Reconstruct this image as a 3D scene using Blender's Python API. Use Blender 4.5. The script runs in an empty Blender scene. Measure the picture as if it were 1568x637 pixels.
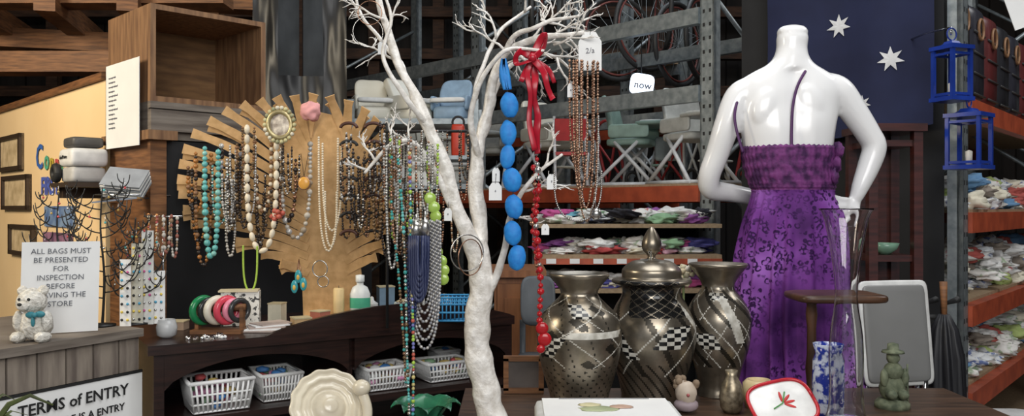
import bpy, math, random
from mathutils import Vector, Matrix, noise
random.seed(7)
R=random.uniform
F=1300.;CZ=1.5
# placement from image pixels: column u, row v and assumed depth d -> world metres
def P(u,v,d): return Vector(((u-800)/F*d,d,CZ-(v-325)/F*d))
PI=math.pi
# ---------------------------------------------------------------- materials
MC={}
def mat(name,c1,c2=None,rough=.6,metal=0.,scale=8.,st=(1,1,1),bump=0.,kind='noise',trans=0.,emit=0.,coat=0.,lo=.35,hi=.65,ior=1.45,sheen=0):
    if name in MC: return MC[name]
    m=bpy.data.materials.new(name);m.use_nodes=True
    nt=m.node_tree;b=nt.nodes['Principled BSDF'];L=nt.links
    b.inputs['Roughness'].default_value=rough;b.inputs['Metallic'].default_value=metal
    b.inputs['IOR'].default_value=ior
    if trans:b.inputs['Transmission Weight'].default_value=trans
    if coat:b.inputs['Coat Weight'].default_value=coat;b.inputs['Coat Roughness'].default_value=.1
    if c2 is None:c2=tuple(x*.8 for x in c1)
    tc=nt.nodes.new('ShaderNodeTexCoord');mp=nt.nodes.new('ShaderNodeMapping');mp.inputs['Scale'].default_value=st
    L.new(tc.outputs['Object'],mp.inputs['Vector'])
    if kind=='vor':
        t=nt.nodes.new('ShaderNodeTexVoronoi');t.feature='DISTANCE_TO_EDGE';out=t.outputs['Distance']
    elif kind=='wave':
        t=nt.nodes.new('ShaderNodeTexWave');t.inputs['Distortion'].default_value=3;t.inputs['Detail'].default_value=3;out=t.outputs['Fac']
    else:
        t=nt.nodes.new('ShaderNodeTexNoise');t.inputs['Detail'].default_value=5;out=t.outputs['Fac']
    t.inputs['Scale'].default_value=scale
    L.new(mp.outputs['Vector'],t.inputs['Vector'])
    r=nt.nodes.new('ShaderNodeValToRGB');r.color_ramp.elements[0].position=lo;r.color_ramp.elements[1].position=hi
    r.color_ramp.elements[0].color=(*c2,1);r.color_ramp.elements[1].color=(*c1,1)
    L.new(out,r.inputs['Fac']);L.new(r.outputs['Color'],b.inputs['Base Color'])
    if emit:
        L.new(r.outputs['Color'],b.inputs['Emission Color']);b.inputs['Emission Strength'].default_value=emit
    if bump:
        bp=nt.nodes.new('ShaderNodeBump');bp.inputs['Strength'].default_value=bump;bp.inputs['Distance'].default_value=.01
        L.new(out,bp.inputs['Height']);L.new(bp.outputs['Normal'],b.inputs['Normal'])
    MC[name]=m;return m
def C(r,g,b,rough=.5,metal=0,coat=0):
    return mat('col_%d_%d_%d_%d_%d'%(r*100,g*100,b*100,rough*10,metal*10),(r,g,b),(r*.8,g*.8,b*.8),rough,metal,20,coat=coat)
TREEW=mat('white_enamel_branch',(.86,.83,.78),(.62,.58,.52),.34,scale=45,bump=.7,coat=.25)
PAPER=mat('paper',(.84,.84,.82),(.76,.76,.75),.8,scale=5)
INK=mat('ink',(.02,.02,.02),(.015,.015,.015),.6)
PENCIL=mat('grey_print',(.2,.2,.22),None,.7)
CARD=mat('mdf_card',(.6,.37,.17),(.45,.27,.11),.75,scale=30,bump=.05)
DARKW=mat('dark_mahogany',(.028,.011,.008),(.012,.005,.004),.36,scale=10,st=(1,1,12),bump=.03,coat=.2)
WOOD=mat('orange_timber',(.24,.105,.04),(.11,.047,.019),.6,scale=9,st=(1,1,10),bump=.1)
CRATEW=mat('crate_plywood',(.27,.145,.068),(.14,.07,.034),.65,scale=6,st=(8,8,1),bump=.12)
CRATEIN=mat('crate_inner',(.24,.13,.055),(.13,.068,.03),.7,scale=6,st=(1,1,6),bump=.1)
GREYW=mat('weathered_board',(.25,.21,.17),(.12,.095,.08),.85,scale=8,st=(4,4,.6),bump=.3)
GREYH=mat('weathered_rail',(.2,.17,.14),(.1,.08,.065),.85,scale=8,st=(.6,.6,6),bump=.3)
BLACKP=mat('black_panel',(.01,.01,.011),(.005,.005,.006),.7,scale=6)
GALV=mat('galvanised_steel',(.33,.36,.37),(.2,.23,.24),.45,.6,scale=25)
ORANGE=mat('orange_beam_paint',(.45,.085,.035),(.3,.055,.025),.45,scale=12)
BEIGE=mat('beige_wall_paint',(.88,.64,.36),(.82,.58,.31),.8,scale=2)
CHROME=mat('chrome',(.7,.7,.7),(.6,.6,.6),.15,1.)
GLASS=mat('clear_glass',(.98,.97,.97),(.98,.97,.97),.02,trans=1.)
WIRE=mat('black_wire',(.015,.015,.015),None,.4)
# ---------------------------------------------------------------- mesh builder
class B:
    def __init__(s,name):
        s.n=name;s.v=[];s.f=[];s.m=[];s.s=[];s.mats=[];s.M=Matrix.Identity(4)
    def mi(s,m):
        if m not in s.mats:s.mats.append(m)
        return s.mats.index(m)
    def add(s,vs,fs,m,smooth=True):
        o=len(s.v);s.v+=[s.M@Vector(v) for v in vs]
        ml=m if isinstance(m,list) else None
        k=None if ml else s.mi(m)
        for i,f in enumerate(fs):
            s.f.append([o+a for a in f]);s.m.append(s.mi(ml[i]) if ml else k);s.s.append(smooth)
        return s
    def loft(s,rings,m,cap=True,smooth=True,closed=True):
        n=len(rings[0]);vs=[p for r in rings for p in r];fs=[];ms=[]
        for i in range(len(rings)-1):
            for j in range(n if closed else n-1):
                k=(j+1)%n;fs.append((i*n+j,i*n+k,(i+1)*n+k,(i+1)*n+j))
                if callable(m):ms.append(m(i,j))
        if cap and closed:
            fs.append(tuple(range(n))[::-1]);fs.append(tuple(range((len(rings)-1)*n,len(rings)*n)))
            if callable(m):ms+=[m(0,0),m(len(rings)-2,0)]
        return s.add(vs,fs,ms if callable(m) else m,smooth)
    def lathe(s,prof,c,m,seg=32,cap=True,sx=1,sy=1,rot=None):
        c=Vector(c)
        f=lambda q:(rot@q if rot else q)
        return s.loft([[c+f(Vector((r*sx*math.cos(2*PI*j/seg),r*sy*math.sin(2*PI*j/seg),z))) for j in range(seg)] for r,z in prof],m,cap)
    def ell(s,c,r,m,seg=16,rings=10,M=None,nz=0,ns=8):
        if not hasattr(r,'__len__'):r=(r,r,r)
        c=Vector(c);rr=[]
        for i in range(rings+1):
            a=PI*i/rings;a=min(max(a,.04),PI-.04);ring=[]
            for j in range(seg):
                t=2*PI*j/seg
                q=Vector((math.sin(a)*math.cos(t),math.sin(a)*math.sin(t),-math.cos(a)))
                k=1+(nz*noise.noise(q*2.2+c*ns) if nz else 0)
                q=Vector((q.x*r[0],q.y*r[1],q.z*r[2]))*k
                if M:q=M@q
                ring.append(c+q)
            rr.append(ring)
        return s.loft(rr,m)
    def tube(s,pts,r,m,seg=8,cap=True,flat=1.):
        pts=[Vector(p) for p in pts];n=len(pts)
        if not hasattr(r,'__len__'):r=[r]*n
        rr=[];N=None
        for i in range(n):
            t=(pts[min(i+1,n-1)]-pts[max(i-1,0)])
            if t.length<1e-9:t=Vector((0,0,1))
            t.normalize()
            if N is None:
                N=t.cross(Vector((0,1,0)))
                if N.length<.1:N=t.cross(Vector((1,0,0)))
            N=(N-t*N.dot(t))
            if N.length<1e-6:N=t.orthogonal()
            N.normalize();Q=t.cross(N)
            rr.append([pts[i]+(N*math.cos(2*PI*j/seg)+Q*math.sin(2*PI*j/seg)*flat)*r[i] for j in range(seg)])
        return s.loft(rr,m,cap)
    def box(s,c,sz,m,rot=None):
        c=Vector(c);x,y,z=[a/2 for a in sz];vs=[Vector(p) for p in((-x,-y,-z),(x,-y,-z),(x,y,-z),(-x,y,-z),(-x,-y,z),(x,-y,z),(x,y,z),(-x,y,z))]
        if rot:vs=[rot@v for v in vs]
        return s.add([c+v for v in vs],[(0,3,2,1),(4,5,6,7),(0,1,5,4),(1,2,6,5),(2,3,7,6),(3,0,4,7)],m,False)
    def pr(s,xy,z0,z1,m):
        n=len(xy);vs=[Vector((a,b,z0)) for a,b in xy]+[Vector((a,b,z1)) for a,b in xy]
        return s.add(vs,[tuple(range(n))[::-1],tuple(range(n,2*n))]+[(i,(i+1)%n,n+(i+1)%n,n+i) for i in range(n)],m,False)
    def ob(s,o,d,b,l0,l1,d0,d1,z0,z1,m):
        f=lambda l,k:(o[0]+d[0]*l+b[0]*k,o[1]+d[1]*l+b[1]*k)
        return s.pr([f(l0,d0),f(l1,d0),f(l1,d1),f(l0,d1)],z0,z1,m)
    def rbox(s,c,sz,m,rad=.3,seg=28,rot=None,e=.25,bow=0):
        c=Vector(c);rr=[]
        for k,zz in((.86,-1),(.97,-.8),(1,-.4),(1,.4),(.97,.8),(.86,1)):
            ring=[]
            for j in range(seg):
                t=2*PI*j/seg;ca,sa=math.cos(t),math.sin(t)
                x=math.copysign(abs(ca)**rad,ca)*sz[0]/2*k;y=math.copysign(abs(sa)**rad,sa)*sz[1]/2*k
                q=Vector((x,y,zz*sz[2]/2+bow*(x/sz[0]*2)**2))
                if rot:q=rot@q
                ring.append(c+q)
            rr.append(ring)
        return s.loft(rr,m)
    def torus(s,c,R_,r,m,M=None,seg=28,ss=8,sx=1.):
        c=Vector(c)
        rr=[]
        for i in range(seg+1):
            a=2*PI*i/seg;ring=[]
            for j in range(ss):
                b=2*PI*j/ss;q=Vector(((R_+r*math.cos(b))*math.cos(a)*sx,r*math.sin(b),(R_+r*math.cos(b))*math.sin(a)))
                if M:q=M@q
                ring.append(c+q)
            rr.append(ring)
        return s.loft(rr,m,cap=False)
    def strip(s,pts,w,th,m):
        pts=[Vector(p) for p in pts];n=len(pts);rr=[]
        if not hasattr(w,'__len__'):w=[w]*n
        for i in range(n):
            t=(pts[min(i+1,n-1)]-pts[max(i-1,0)]).normalized();N=t.cross(Vector((0,1,0))).normalized()*w[i]/2;Q=N.cross(t).normalized()*th/2
            rr.append([pts[i]-N-Q,pts[i]+N-Q,pts[i]+N+Q,pts[i]-N+Q])
        return s.loft(rr,m,smooth=False)
    def text(s,t,o,xa,ya,size,m,off=.0,align='LEFT',ext=.0006):
        cu=bpy.data.curves.new('t','FONT');cu.body=t;cu.size=size;cu.offset=off;cu.extrude=ext;cu.align_x=align;cu.resolution_u=2
        ob=bpy.data.objects.new('t',cu);bpy.context.collection.objects.link(ob)
        dg=bpy.context.evaluated_depsgraph_get();me=bpy.data.meshes.new_from_object(ob.evaluated_get(dg))
        xa=Vector(xa).normalized();ya=Vector(ya).normalized();za=xa.cross(ya);o=Vector(o)
        s.add([o+xa*v.co.x+ya*v.co.y+za*v.co.z for v in me.vertices],[tuple(p.vertices) for p in me.polygons],m,False)
        bpy.data.objects.remove(ob);bpy.data.meshes.remove(me);bpy.data.curves.remove(cu)
        return s
    def done(s,remesh=0,sm=0,solid=0):
        import bmesh
        if not s.v:return None
        lo=[min(v[i] for v in s.v) for i in range(3)];hi=[max(v[i] for v in s.v) for i in range(3)]
        c=Vector(((lo[0]+hi[0])/2,(lo[1]+hi[1])/2,lo[2]))
        me=bpy.data.meshes.new(s.n);me.from_pydata([v-c for v in s.v],[],s.f)
        for m in s.mats:me.materials.append(m)
        me.polygons.foreach_set('material_index',s.m);me.polygons.foreach_set('use_smooth',s.s)
        bm=bmesh.new();bm.from_mesh(me);bmesh.ops.recalc_face_normals(bm,faces=bm.faces);bm.to_mesh(me);bm.free()
        ob=bpy.data.objects.new(s.n,me);ob.location=c;bpy.context.collection.objects.link(ob)
        if remesh:
            q=ob.modifiers.new('r','REMESH');q.mode='VOXEL';q.voxel_size=remesh;q.use_smooth_shade=True
            if sm:
                q=ob.modifiers.new('s','SMOOTH');q.iterations=sm;q.factor=.6
        return ob
def cr(pts,n=6):
    pts=[tuple(p) for p in pts];out=[];N=len(pts)
    for i in range(N-1):
        p0,p1,p2,p3=pts[max(i-1,0)],pts[i],pts[i+1],pts[min(i+2,N-1)]
        for k in range(n):
            t=k/n
            out.append(tuple(.5*((2*b)+(-a+c)*t+(2*a-5*b+4*c-d)*t*t+(-a+3*b-3*c+d)*t**3) for a,b,c,d in zip(p0,p1,p2,p3)))
    out.append(pts[-1]);return out
def beads(name,pts,r,mats,gap=1.0,el=1.,thread=True,seg=7,b=None,vary=0,flat=1):
    own=b is None
    if own:b=B(name)
    pts=[Vector(p) for p in pts]
    if thread:b.tube(pts[::2]+[pts[-1]],min(.0012,r*.4),mats[0],4)
    acc=0;k=0;last=0
    for i in range(len(pts)-1):
        a,c=pts[i],pts[i+1];L=(c-a).length
        if L<1e-7:continue
        d=(c-a)/L
        rot=d.to_track_quat('Z','Y').to_matrix()
        while last<=acc+L:
            q=a+d*(last-acc);rr=r*(1+R(-vary,vary));m=mats[k%len(mats)] if not vary else random.choice(mats)
            b.ell(q,(rr,rr*flat,rr*el),m,seg,max(4,seg-2),M=rot);k+=1
            last+=2*rr*el*gap
        acc+=L
    return b.done() if own else b
def U(u1,u2,vt,vb,d,n=40,d2=None,pw=.55):
    o=[]
    for i in range(n+1):
        t=i/n;o.append(P(u1+(u2-u1)*(.5-.5*math.cos(PI*t)),vt+(vb-vt)*abs(math.sin(PI*t))**pw,d))
    return o
def line(pts,d,n=8): return [P(a[0],a[1],a[2] if len(a)>2 else d) for a in cr(pts,n)]
def tag(b,u,v,d,w=14,h=22,txt='8'):
    p=P(u,v,d);s=d/F
    W=w*s/2;H=h*s
    vs=[(p.x-W,p.y,p.z-H),(p.x+W,p.y,p.z-H),(p.x+W,p.y,p.z-.25*H),(p.x+W*.5,p.y,p.z),(p.x-W*.5,p.y,p.z),(p.x-W,p.y,p.z-.25*H)]
    vs2=[(a,b_+.0015,c) for a,b_,c in vs]
    b.add(vs+vs2,[(0,1,2,3,4,5),(11,10,9,8,7,6)]+[(i,(i+1)%6,6+(i+1)%6,6+i) for i in range(6)],PAPER,False)
    b.text(txt,(p.x,p.y-.001,p.z-H*.55),(1,0,.1),(0,0,1),H*.2,PENCIL,align='CENTER')
    b.tube([(p.x,p.y,p.z-.08*H),(p.x+.002,p.y,p.z+.5*H)],.0006,INK,4)

# ================================================================ ROOM
FLOOR=mat('concrete',(.3,.29,.27),(.2,.19,.18),.7,scale=3,bump=.05)
SHED=mat('dark_shed_cladding',(.028,.021,.018),(.01,.008,.007),.7,scale=2,st=(3,3,.4))
b=B('floor');b.box((0,3,-.05),(12,14,.1),FLOOR);b.done()
b=B('ceiling');b.box((0,3,4.65),(12,14,.1),SHED);b.done()
b=B('wall_back')
b.box((0,9.55,2.3),(12,.1,4.6),SHED)
for i in range(40):b.box((-5.9+i*.3,9.48,2.3),(.12,.04,4.6),SHED)
b.done()
for nm,x in(('wall_left',-6.05),('wall_right',6.05)):
    b=B(nm);b.box((x,3,2.3),(.1,14,4.6),SHED);b.done()
TIM=mat('brown_purlin',(.09,.042,.022),(.035,.018,.011),.7,scale=6,st=(1,6,6),bump=.1)
b=B('timber_wall_frame')
for z in(2.3,2.75,3.15,3.6,4.05):b.box((-1,8.95,z),(9.6,.12,.11),TIM)
for x in(-5,-3.6,-2.9,-2.2,-1.5,-.8,-.1,.6,1.6,3):b.box((x,9.08,2.3),(.12,.1,4.6),TIM)
b.done()
b=B('timber_mezzanine')
for i,(z,y) in enumerate([(2.28,4.5),(2.5,4.9),(2.62,4.4),(2.85,5.2)]):
    b.box((-3.1,y,z),(3.2,.16,.11),WOOD,Matrix.Rotation(.05*(i%2),3,'Y'))
for i in range(6):b.box((-4.2+i*.42,4.8,2.56),(.1,1.2,.12),WOOD,Matrix.Rotation(.25,3,'Z'))
b.box((-3.3,5.0,3.0),(2.9,1.5,.04),CRATEW)
for x in(-4.5,-1.9):b.box((x,5.3,1.45),(.1,.1,2.9),WOOD)
b.done()
PLAS=mat('black_plastic',(.008,.008,.009),None,.38)
b=B('black_plastic_curtain')
def curtain(u0,u1,v0,v1,d,n=50,m=20):
    rr=[]
    for j in range(m+1):
        row=[]
        for i in range(n+1):
            p=P(u0+(u1-u0)*i/n,v0+(v1-v0)*j/m,d);p.y+=.05*noise.noise(Vector((p.x*6,p.z*1.6,0)))+.012*noise.noise(Vector((p.x*18,p.z*5,4)));row.append(p)
        rr.append(row)
    b.loft(rr,PLAS,cap=False,closed=False)
curtain(395,436,-30,260,4.4);curtain(504,542,-30,330,4.4)
curtain(400,540,118,330,4.47)
b.tube([P(380,-28,4.4),P(560,-28,4.4)],.02,GALV)
b.done()
WIN=mat('dim_window_pane',(.11,.12,.13),(.03,.034,.038),.3,scale=2.,st=(1,1,.6),emit=.22)
b=B('window_1');p=P(472,40,8.7);b.box(p,(.62,.04,1.3),WIN)
for dx in(-.33,0,.33):b.box((p.x+dx,8.66,p.z),(.03,.04,1.34),TIM)
b.done()

# ================================================================ PARTITION WALL left (beige)
wo=(-1.68,3.44);wd=(-.696,.718);wb=(.718,.696)
def W(s,z,off=-.004):return Vector((wo[0]+wd[0]*s+wb[0]*off,wo[1]+wd[1]*s+wb[1]*off,z))
def wuv(u,v,off=0.):
    k=(u-800)/F;s=(wo[0]-k*wo[1])/(k*wd[1]-wd[0]);y=wo[1]+wd[1]*s
    return s,CZ-(v-325)/F*y
b=B('wall_partition');b.ob(wo,wd,wb,0,4.2,0,.1,0,2.03,BEIGE);b.done()
b=B('trim_1');b.ob(wo,wd,wb,-.01,4.2,-.02,.12,2.031,2.06,WOOD);b.done()
FR=mat('dark_frame',(.05,.032,.02),None,.5)
def frame(u0,v0,u1,v1,inner):
    b=B('picture_frame');s0,z0=wuv(u1,v1);s1,_=wuv(u0,v1);_,z1=wuv(u1,v0);t=.022
    b.ob(wo,wd,wb,s0,s1,-.012,-.002,z0,z1,inner)
    for a in((s0,s1,z0,z0+t),(s0,s1,z1-t,z1)):b.ob(wo,wd,wb,a[0],a[1],-.025,-.002,a[2],a[3],FR)
    for a in((s0,s0+t*1.4,z0,z1),(s1-t*1.4,s1,z0,z1)):b.ob(wo,wd,wb,a[0],a[1],-.025,-.002,a[2],a[3],FR)
    b.done()
SEP=mat('sepia_print',(.75,.58,.36),(.45,.33,.18),.7,scale=14)
frame(3,208,38,265,SEP);frame(9,272,50,328,SEP);frame(20,352,58,402,SEP)
b=B('painted_wall_lettering')
xa=(-wd[0],-wd[1],0)
for t,u,v,sz,m in(('C',58,264,.17,C(.05,.15,.5)),('o',71,265,.14,C(.1,.45,.3)),('n',80,266,.12,C(.5,.4,.05)),('n',88,266,.11,C(.6,.1,.1)),('e',96,266,.1,C(.1,.4,.2)),('FIRST',66,304,.12,C(.1,.15,.55))):
    s,z=wuv(u,v);b.text(t,W(s,z,-.006),xa,(0,0,1),sz,m,off=.003)
b.done()
def wposter(u0,v0,u1,v1,m,name='wall_poster'):
    b=B(name);s0,z0=wuv(u1,v1);s1,_=wuv(u0,v1);_,z1=wuv(u1,v0);b.ob(wo,wd,wb,s0,s1,-.008,-.002,z0,z1,m);b.done()
wposter(72,322,118,356,mat('blue_poster',(.25,.35,.5),(.06,.12,.3),.6,scale=14))
wposter(70,365,115,400,mat('purple_poster',(.4,.2,.3),(.1,.05,.1),.6,scale=14))

# ================================================================ CRATE + BLACK DISPLAY PANEL
co=(-1.347,3.1);cd=(.7,.714);cb=(-.714,.7)
b=B('display_cabinet')
b.ob(co,cd,cb,0,.06,0,.4,0,1.76,WOOD)
b.ob(co,cd,cb,.06,1.02,.02,.3,0,1.755,BLACKP)
b.ob(co,cd,cb,-.02,.09,-.03,.44,1.755,1.79,CRATEW)
b.ob(co,cd,cb,0,.5,-.004,.02,1.79,1.87,GREYH);b.ob(co,cd,cb,0,.5,0,.4,1.875,1.9,GREYH)
b.ob(co,cd,cb,0,.45,.02,.4,1.76,1.875,GREYH)
b.done()
b=B('wooden_crate')
t=.02;z0,z1=1.9,2.265;L=.47;D=.42
b.ob(co,cd,cb,0,t,0,D,z0,z1,CRATEW);b.ob(co,cd,cb,L-t,L,0,D,z0,z1,CRATEW)
b.ob(co,cd,cb,t,L-t,0,D,z0,z0+t,CRATEW);b.ob(co,cd,cb,t,L-t,0,D,z1-t,z1,CRATEW)
b.ob(co,cd,cb,t,L-t,D-.015,D,z0+t,z1-t,CRATEIN)
b.done()
b=B('paper_notice')
b.ob(co,cd,cb,-.03,-.028,.03,.36,1.735,2.065,PAPER)
o=Vector((co[0]-.031*cd[0],co[1]-.031*cd[1],0))
for i in range(12):
    q=o+Vector((cb[0]*.33,cb[1]*.33,2.01-.018*i));b.text('we accept cash and cards'[:int(R(12,24))],q,(-cb[0],-cb[1],0),(0,0,1),.012,PENCIL)
b.done()
b=B('brochure_holder')
q=P(203,292,3.05)
for i in range(7):b.box((q.x+.004*i-.01,q.y-.012*i,q.z+.007*i-.01),(.15,.004,.09),PAPER if i%2 else C(.3,.32,.35),Matrix.Rotation(-.75,3,'X')@Matrix.Rotation(.12,3,'Y'))
b.box((q.x,q.y-.07,q.z-.05),(.16,.1,.006),CHROME,Matrix.Rotation(-.1,3,'Y'));b.tube([(q.x-.08,q.y-.1,q.z-.03),(q.x+.08,q.y-.1,q.z-.03)],.002,CHROME)
b.tube([(q.x,q.y,q.z-.03),(q.x,q.y+.05,q.z-.03),(q.x+.1,q.y+.12,q.z-.03)],.004,CHROME)
b.done()
# small wall shelf with printer boxes
b=B('bracket_wall_shelf');s0,s1,zsh=-.16,.06,1.6
b.ob(wo,wd,wb,s0,s1,-.19,-.002,zsh-.018,zsh,FR)
for a in(.005,.04):b.ob(wo,wd,wb,a,a+.02,-.16,-.002,zsh-.06,zsh-.018,FR)
b.done()
b=B('receipt_printer')
mm=(s0+s1)/2;q=W(mm,zsh,-.1)
rw=Matrix.Rotation(math.atan2(-wd[1],-wd[0]),3,'Z')
b.rbox(q+Vector((0,0,.032)),(.15,.13,.06),C(.5,.49,.47),.25,rot=rw)
b.rbox(q+Vector((0,0,.1)),(.17,.14,.07),C(.75,.74,.72),.2,rot=rw);b.rbox(q+Vector((0,0,.16)),(.14,.12,.04),C(.08,.075,.07),.3,rot=rw)
b.text('LabelPrinter',q+rw@Vector((-.06,-.073,.095)),xa,(0,0,1),.02,INK)
b.torus(q+rw@Vector((-.075,-.08,.04)),.025,.016,INK,rw,20,8)
b.done()

# ================================================================ GREY PLANK COUNTER
ko=(-1.354,2.2);kl=math.hypot(.214,.41);kd=(.214/kl,.41/kl);kb=(-kd[1],kd[0]);kl-=.03
KT=1.128
b=B('plank_counter')
l=-1.0
while l<kl-.01:
    e=min(l+.085,kl);b.ob(ko,kd,kb,l,e-.006,0,.02,0,KT-.025,GREYW);l+=.085
b.ob(ko,kd,kb,-1,kl,.02,.62,0,KT-.025,BLACKP)
b.ob(ko,kd,kb,-1,kl,-.015,.64,KT-.025,KT,GREYH)
b.done()
b=B('entry_terms_sign')
b.ob(ko,kd,kb,-.25,kl+.0,-.008,-.002,.74,1.0,PAPER)
for a in((-.25,kl,.992,1.0),(-.25,kl,.74,.748)):b.ob(ko,kd,kb,a[0],a[1],-.01,-.002,a[2],a[3],INK)
kn=Vector((kd[0],kd[1],0));on=Vector((ko[0]-kb[0]*.012,ko[1]-kb[1]*.012,0))
b.text('TERMS of ENTRY',on+kn*.04+Vector((0,0,.935)),kn,(0,0,1),.046,INK,off=.0006)
b.text('THERE IS A ENTRY',on+kn*.12+Vector((0,0,.89)),kn,(0,0,1),.03,INK,off=.0004)
b.done()
b=B('bag_inspection_sign')
c0=P(22,400,2.42);xr=(P(130,388,2.5)-c0);xr.z=0;xr.normalize();s=2.45/F
zz=Vector((.0,.05,1)).normalized()
org=P(30,545,2.42);org.z=KT+.002
w=.205;h=.27
n=xr.cross(zz)
vs=[org,org+xr*w,org+xr*w+zz*h,org+zz*h];b.add(vs+[v-n*.003 for v in vs],[(0,1,2,3),(7,6,5,4),(0,1,5,4),(1,2,6,5),(2,3,7,6),(3,0,4,7)],PAPER,False)
for i,t in enumerate(['ALL BAGS MUST','BE PRESENTED','FOR','INSPECTION','BEFORE','LEAVING THE','STORE']):
    b.text(t,org+xr*w*.5+zz*(h-.035-i*.026)+n*.002,xr,zz,.022,C(.12,.13,.15),align='CENTER')
b.done()
FUR=mat('white_fur',(.8,.77,.7),(.55,.52,.46),.95,scale=90,bump=1.)
def bear():
    b=B('teddy_bear');s=2.33/F;p=P(56,528,2.33);x,y,z=p.x,p.y,KT
    e=lambda dx,dy,dz,r,m=FUR:b.ell((x+dx*s,y+dy*s,z+dz*s),[a*s for a in r],m,16,12,nz=.12 if m is FUR else 0,ns=60)
    e(0,0,26,(25,21,26));e(-4,-4,62,(22,20,20));e(-21,0,78,(8,5,8));e(12,0,79,(8,5,8))
    e(-7,-21,57,(10,9,8));e(-8,-30,60,(3.5,2.5,2.5),INK);e(-13,-22,67,(2.4,2,2.4),INK);e(2,-23,67,(2.4,2,2.4),INK)
    e(-19,-14,8,(10,17,9));e(19,-14,8,(10,17,9));e(-21,-10,32,(8,9,16));e(23,-10,32,(8,9,16))
    BOW=C(.05,.25,.3)
    e(4,-21,43,(8,4,5),BOW);e(17,-19,44,(8,4,5),BOW);e(11,-23,43,(4,4,4),BOW);e(8,-22,33,(3,3,8),BOW)
    b.done()
bear()
def wire_tree(u,v,d,hpx,spx,n,seed):
    random.seed(seed);b=B('wire_jewellery_tree');s=d/F;base=P(u,v,d);base.z=KT+.004
    b.lathe([(.001,0),(.04,0),(.04,.005),(.006,.01),(.001,.012)],base-Vector((0,0,.003)),WIRE,20)
    H=hpx*s;tp=cr([(base.x,base.y,base.z),(base.x+.006,base.y,base.z+H*.35),(base.x-.006,base.y,base.z+H*.7),(base.x,base.y,base.z+H)],10)
    b.tube(tp,[.005-.003*i/len(tp) for i in range(len(tp))],WIRE,6)
    def arc(q,sg,L,depth,up,yy):
        pts=[q];m=8
        for k in range(1,m+1):
            f=k/m;pts.append(q+Vector((sg*L*math.sin(f*1.5)*.85,yy*L*f,up*L*(f*f*.9+.1*f))))
        b.tube(pts,[.0023-.0009*k/m for k in range(m+1)],WIRE,5)
        if depth:
            for f,sd in((3,-1),(4,1),(5,-1),(6,1),(7,-1)):
                arc(pts[f],sg*sd*.8,L*.3*R(.8,1.3),depth-1,1.2 if sd>0 else .9,R(-.3,.3))
    for i in range(n):
        t=.2+.72*i/n;q=Vector(tp[int(t*(len(tp)-1))]);sg=1 if i%2 else -1
        arc(q,sg,spx*s*(1.15-.65*t)*R(.85,1.05),1,R(.7,1.),R(-.4,.4))
    for i in range(12):
        q=Vector(tp[int(R(.35,.95)*(len(tp)-1))])+Vector((R(-1,1)*spx*s*.7,R(-.02,.02),R(-.02,.05)))
        b.ell(q,.004,random.choice([CHROME,C(.1,.5,.5),C(.7,.1,.1),C(.6,.4,.1)]),6,5);b.tube([q,q+Vector((0,0,.02))],.0008,CHROME,4)
    b.done()
wire_tree(160,520,2.62,215,80,16,3)
wire_tree(92,512,2.72,200,60,11,5)
wire_tree(212,515,2.66,165,50,10,8)
random.seed(11)
b=B('earring_card_display')
for i,(uu,hh,m) in enumerate(((196,.21,PAPER),(210,.26,C(.62,.6,.5)),(222,.3,C(.7,.7,.66)),(236,.17,PAPER))):
    q=P(uu,515,2.62);q.z=KT
    b.box((q.x,q.y+.02*i,q.z+hh/2),(.036,.002,hh),m,Matrix.Rotation(R(-.4,.4),3,'Z'))
    for k in range(int(hh/.025)):
        for k2 in(-1,1):b.ell((q.x+k2*.009,q.y+.02*i-.006,q.z+.02+.025*k),.0045,random.choice([CHROME,C(.1,.4,.6),C(.6,.1,.3),C(.8,.6,.1),INK]),6,5)
b.done()
beads('bead_bracelet',U(232,245,335,400,2.7),.004,[C(.7,.3,.1),C(.8,.7,.5),C(.5,.1,.1)],vary=.2)
b=B('necklace_hook_rail');b.tube([P(225,338,2.71),P(285,338,2.71)],.003,CHROME);b.tube([P(255,338,2.715),Vector((P(255,338,2.715).x,2.715,KT-.0))],.004,CHROME);b.done()
for u in(250,260,272):beads('shell_necklace',U(u-4,u+5,338,R(385,405),2.7),.0045,[C(.6,.56,.5),C(.3,.1,.07),C(.3,.2,.12)],vary=.4,el=1.3)
# potted spiky plant on a stand at the near left
b=B('spiky_potted_plant');c=Vector((-.9,1.32,.79))
b.lathe([(.05,0),(.07,.02),(.085,.13),(.09,.14),(.08,.14),(.075,.12),(.001,.11)],c,C(.35,.13,.06,.7),24)
b.lathe([(.16,-.03),(.16,0),(.001,0)],c,DARKW,24);b.lathe([(.02,-.75),(.02,-.03)],c,DARKW,12);b.lathe([(.14,-.79),(.14,-.76),(.02,-.74)],c,DARKW,24)
LFG=mat('olive_leaf',(.1,.13,.03),(.05,.06,.02),.5,scale=20)
for i in range(18):
    a=R(0,6.28);o=R(.1,.24);hh=R(.25,.4);pts=[c+Vector((0,0,.11))]
    for k in range(1,7):
        f=k/6;pts.append(c+Vector((math.cos(a)*o*f**1.3,math.sin(a)*o*f**1.3,.11+hh*math.sin(f*1.9)/.95*.8)))
    b.tube(pts,[.001+.005*math.sin(PI*min(.97,.2+k/6*.8)) for k in range(7)],LFG,6,flat=.2)
b.done()

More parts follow.
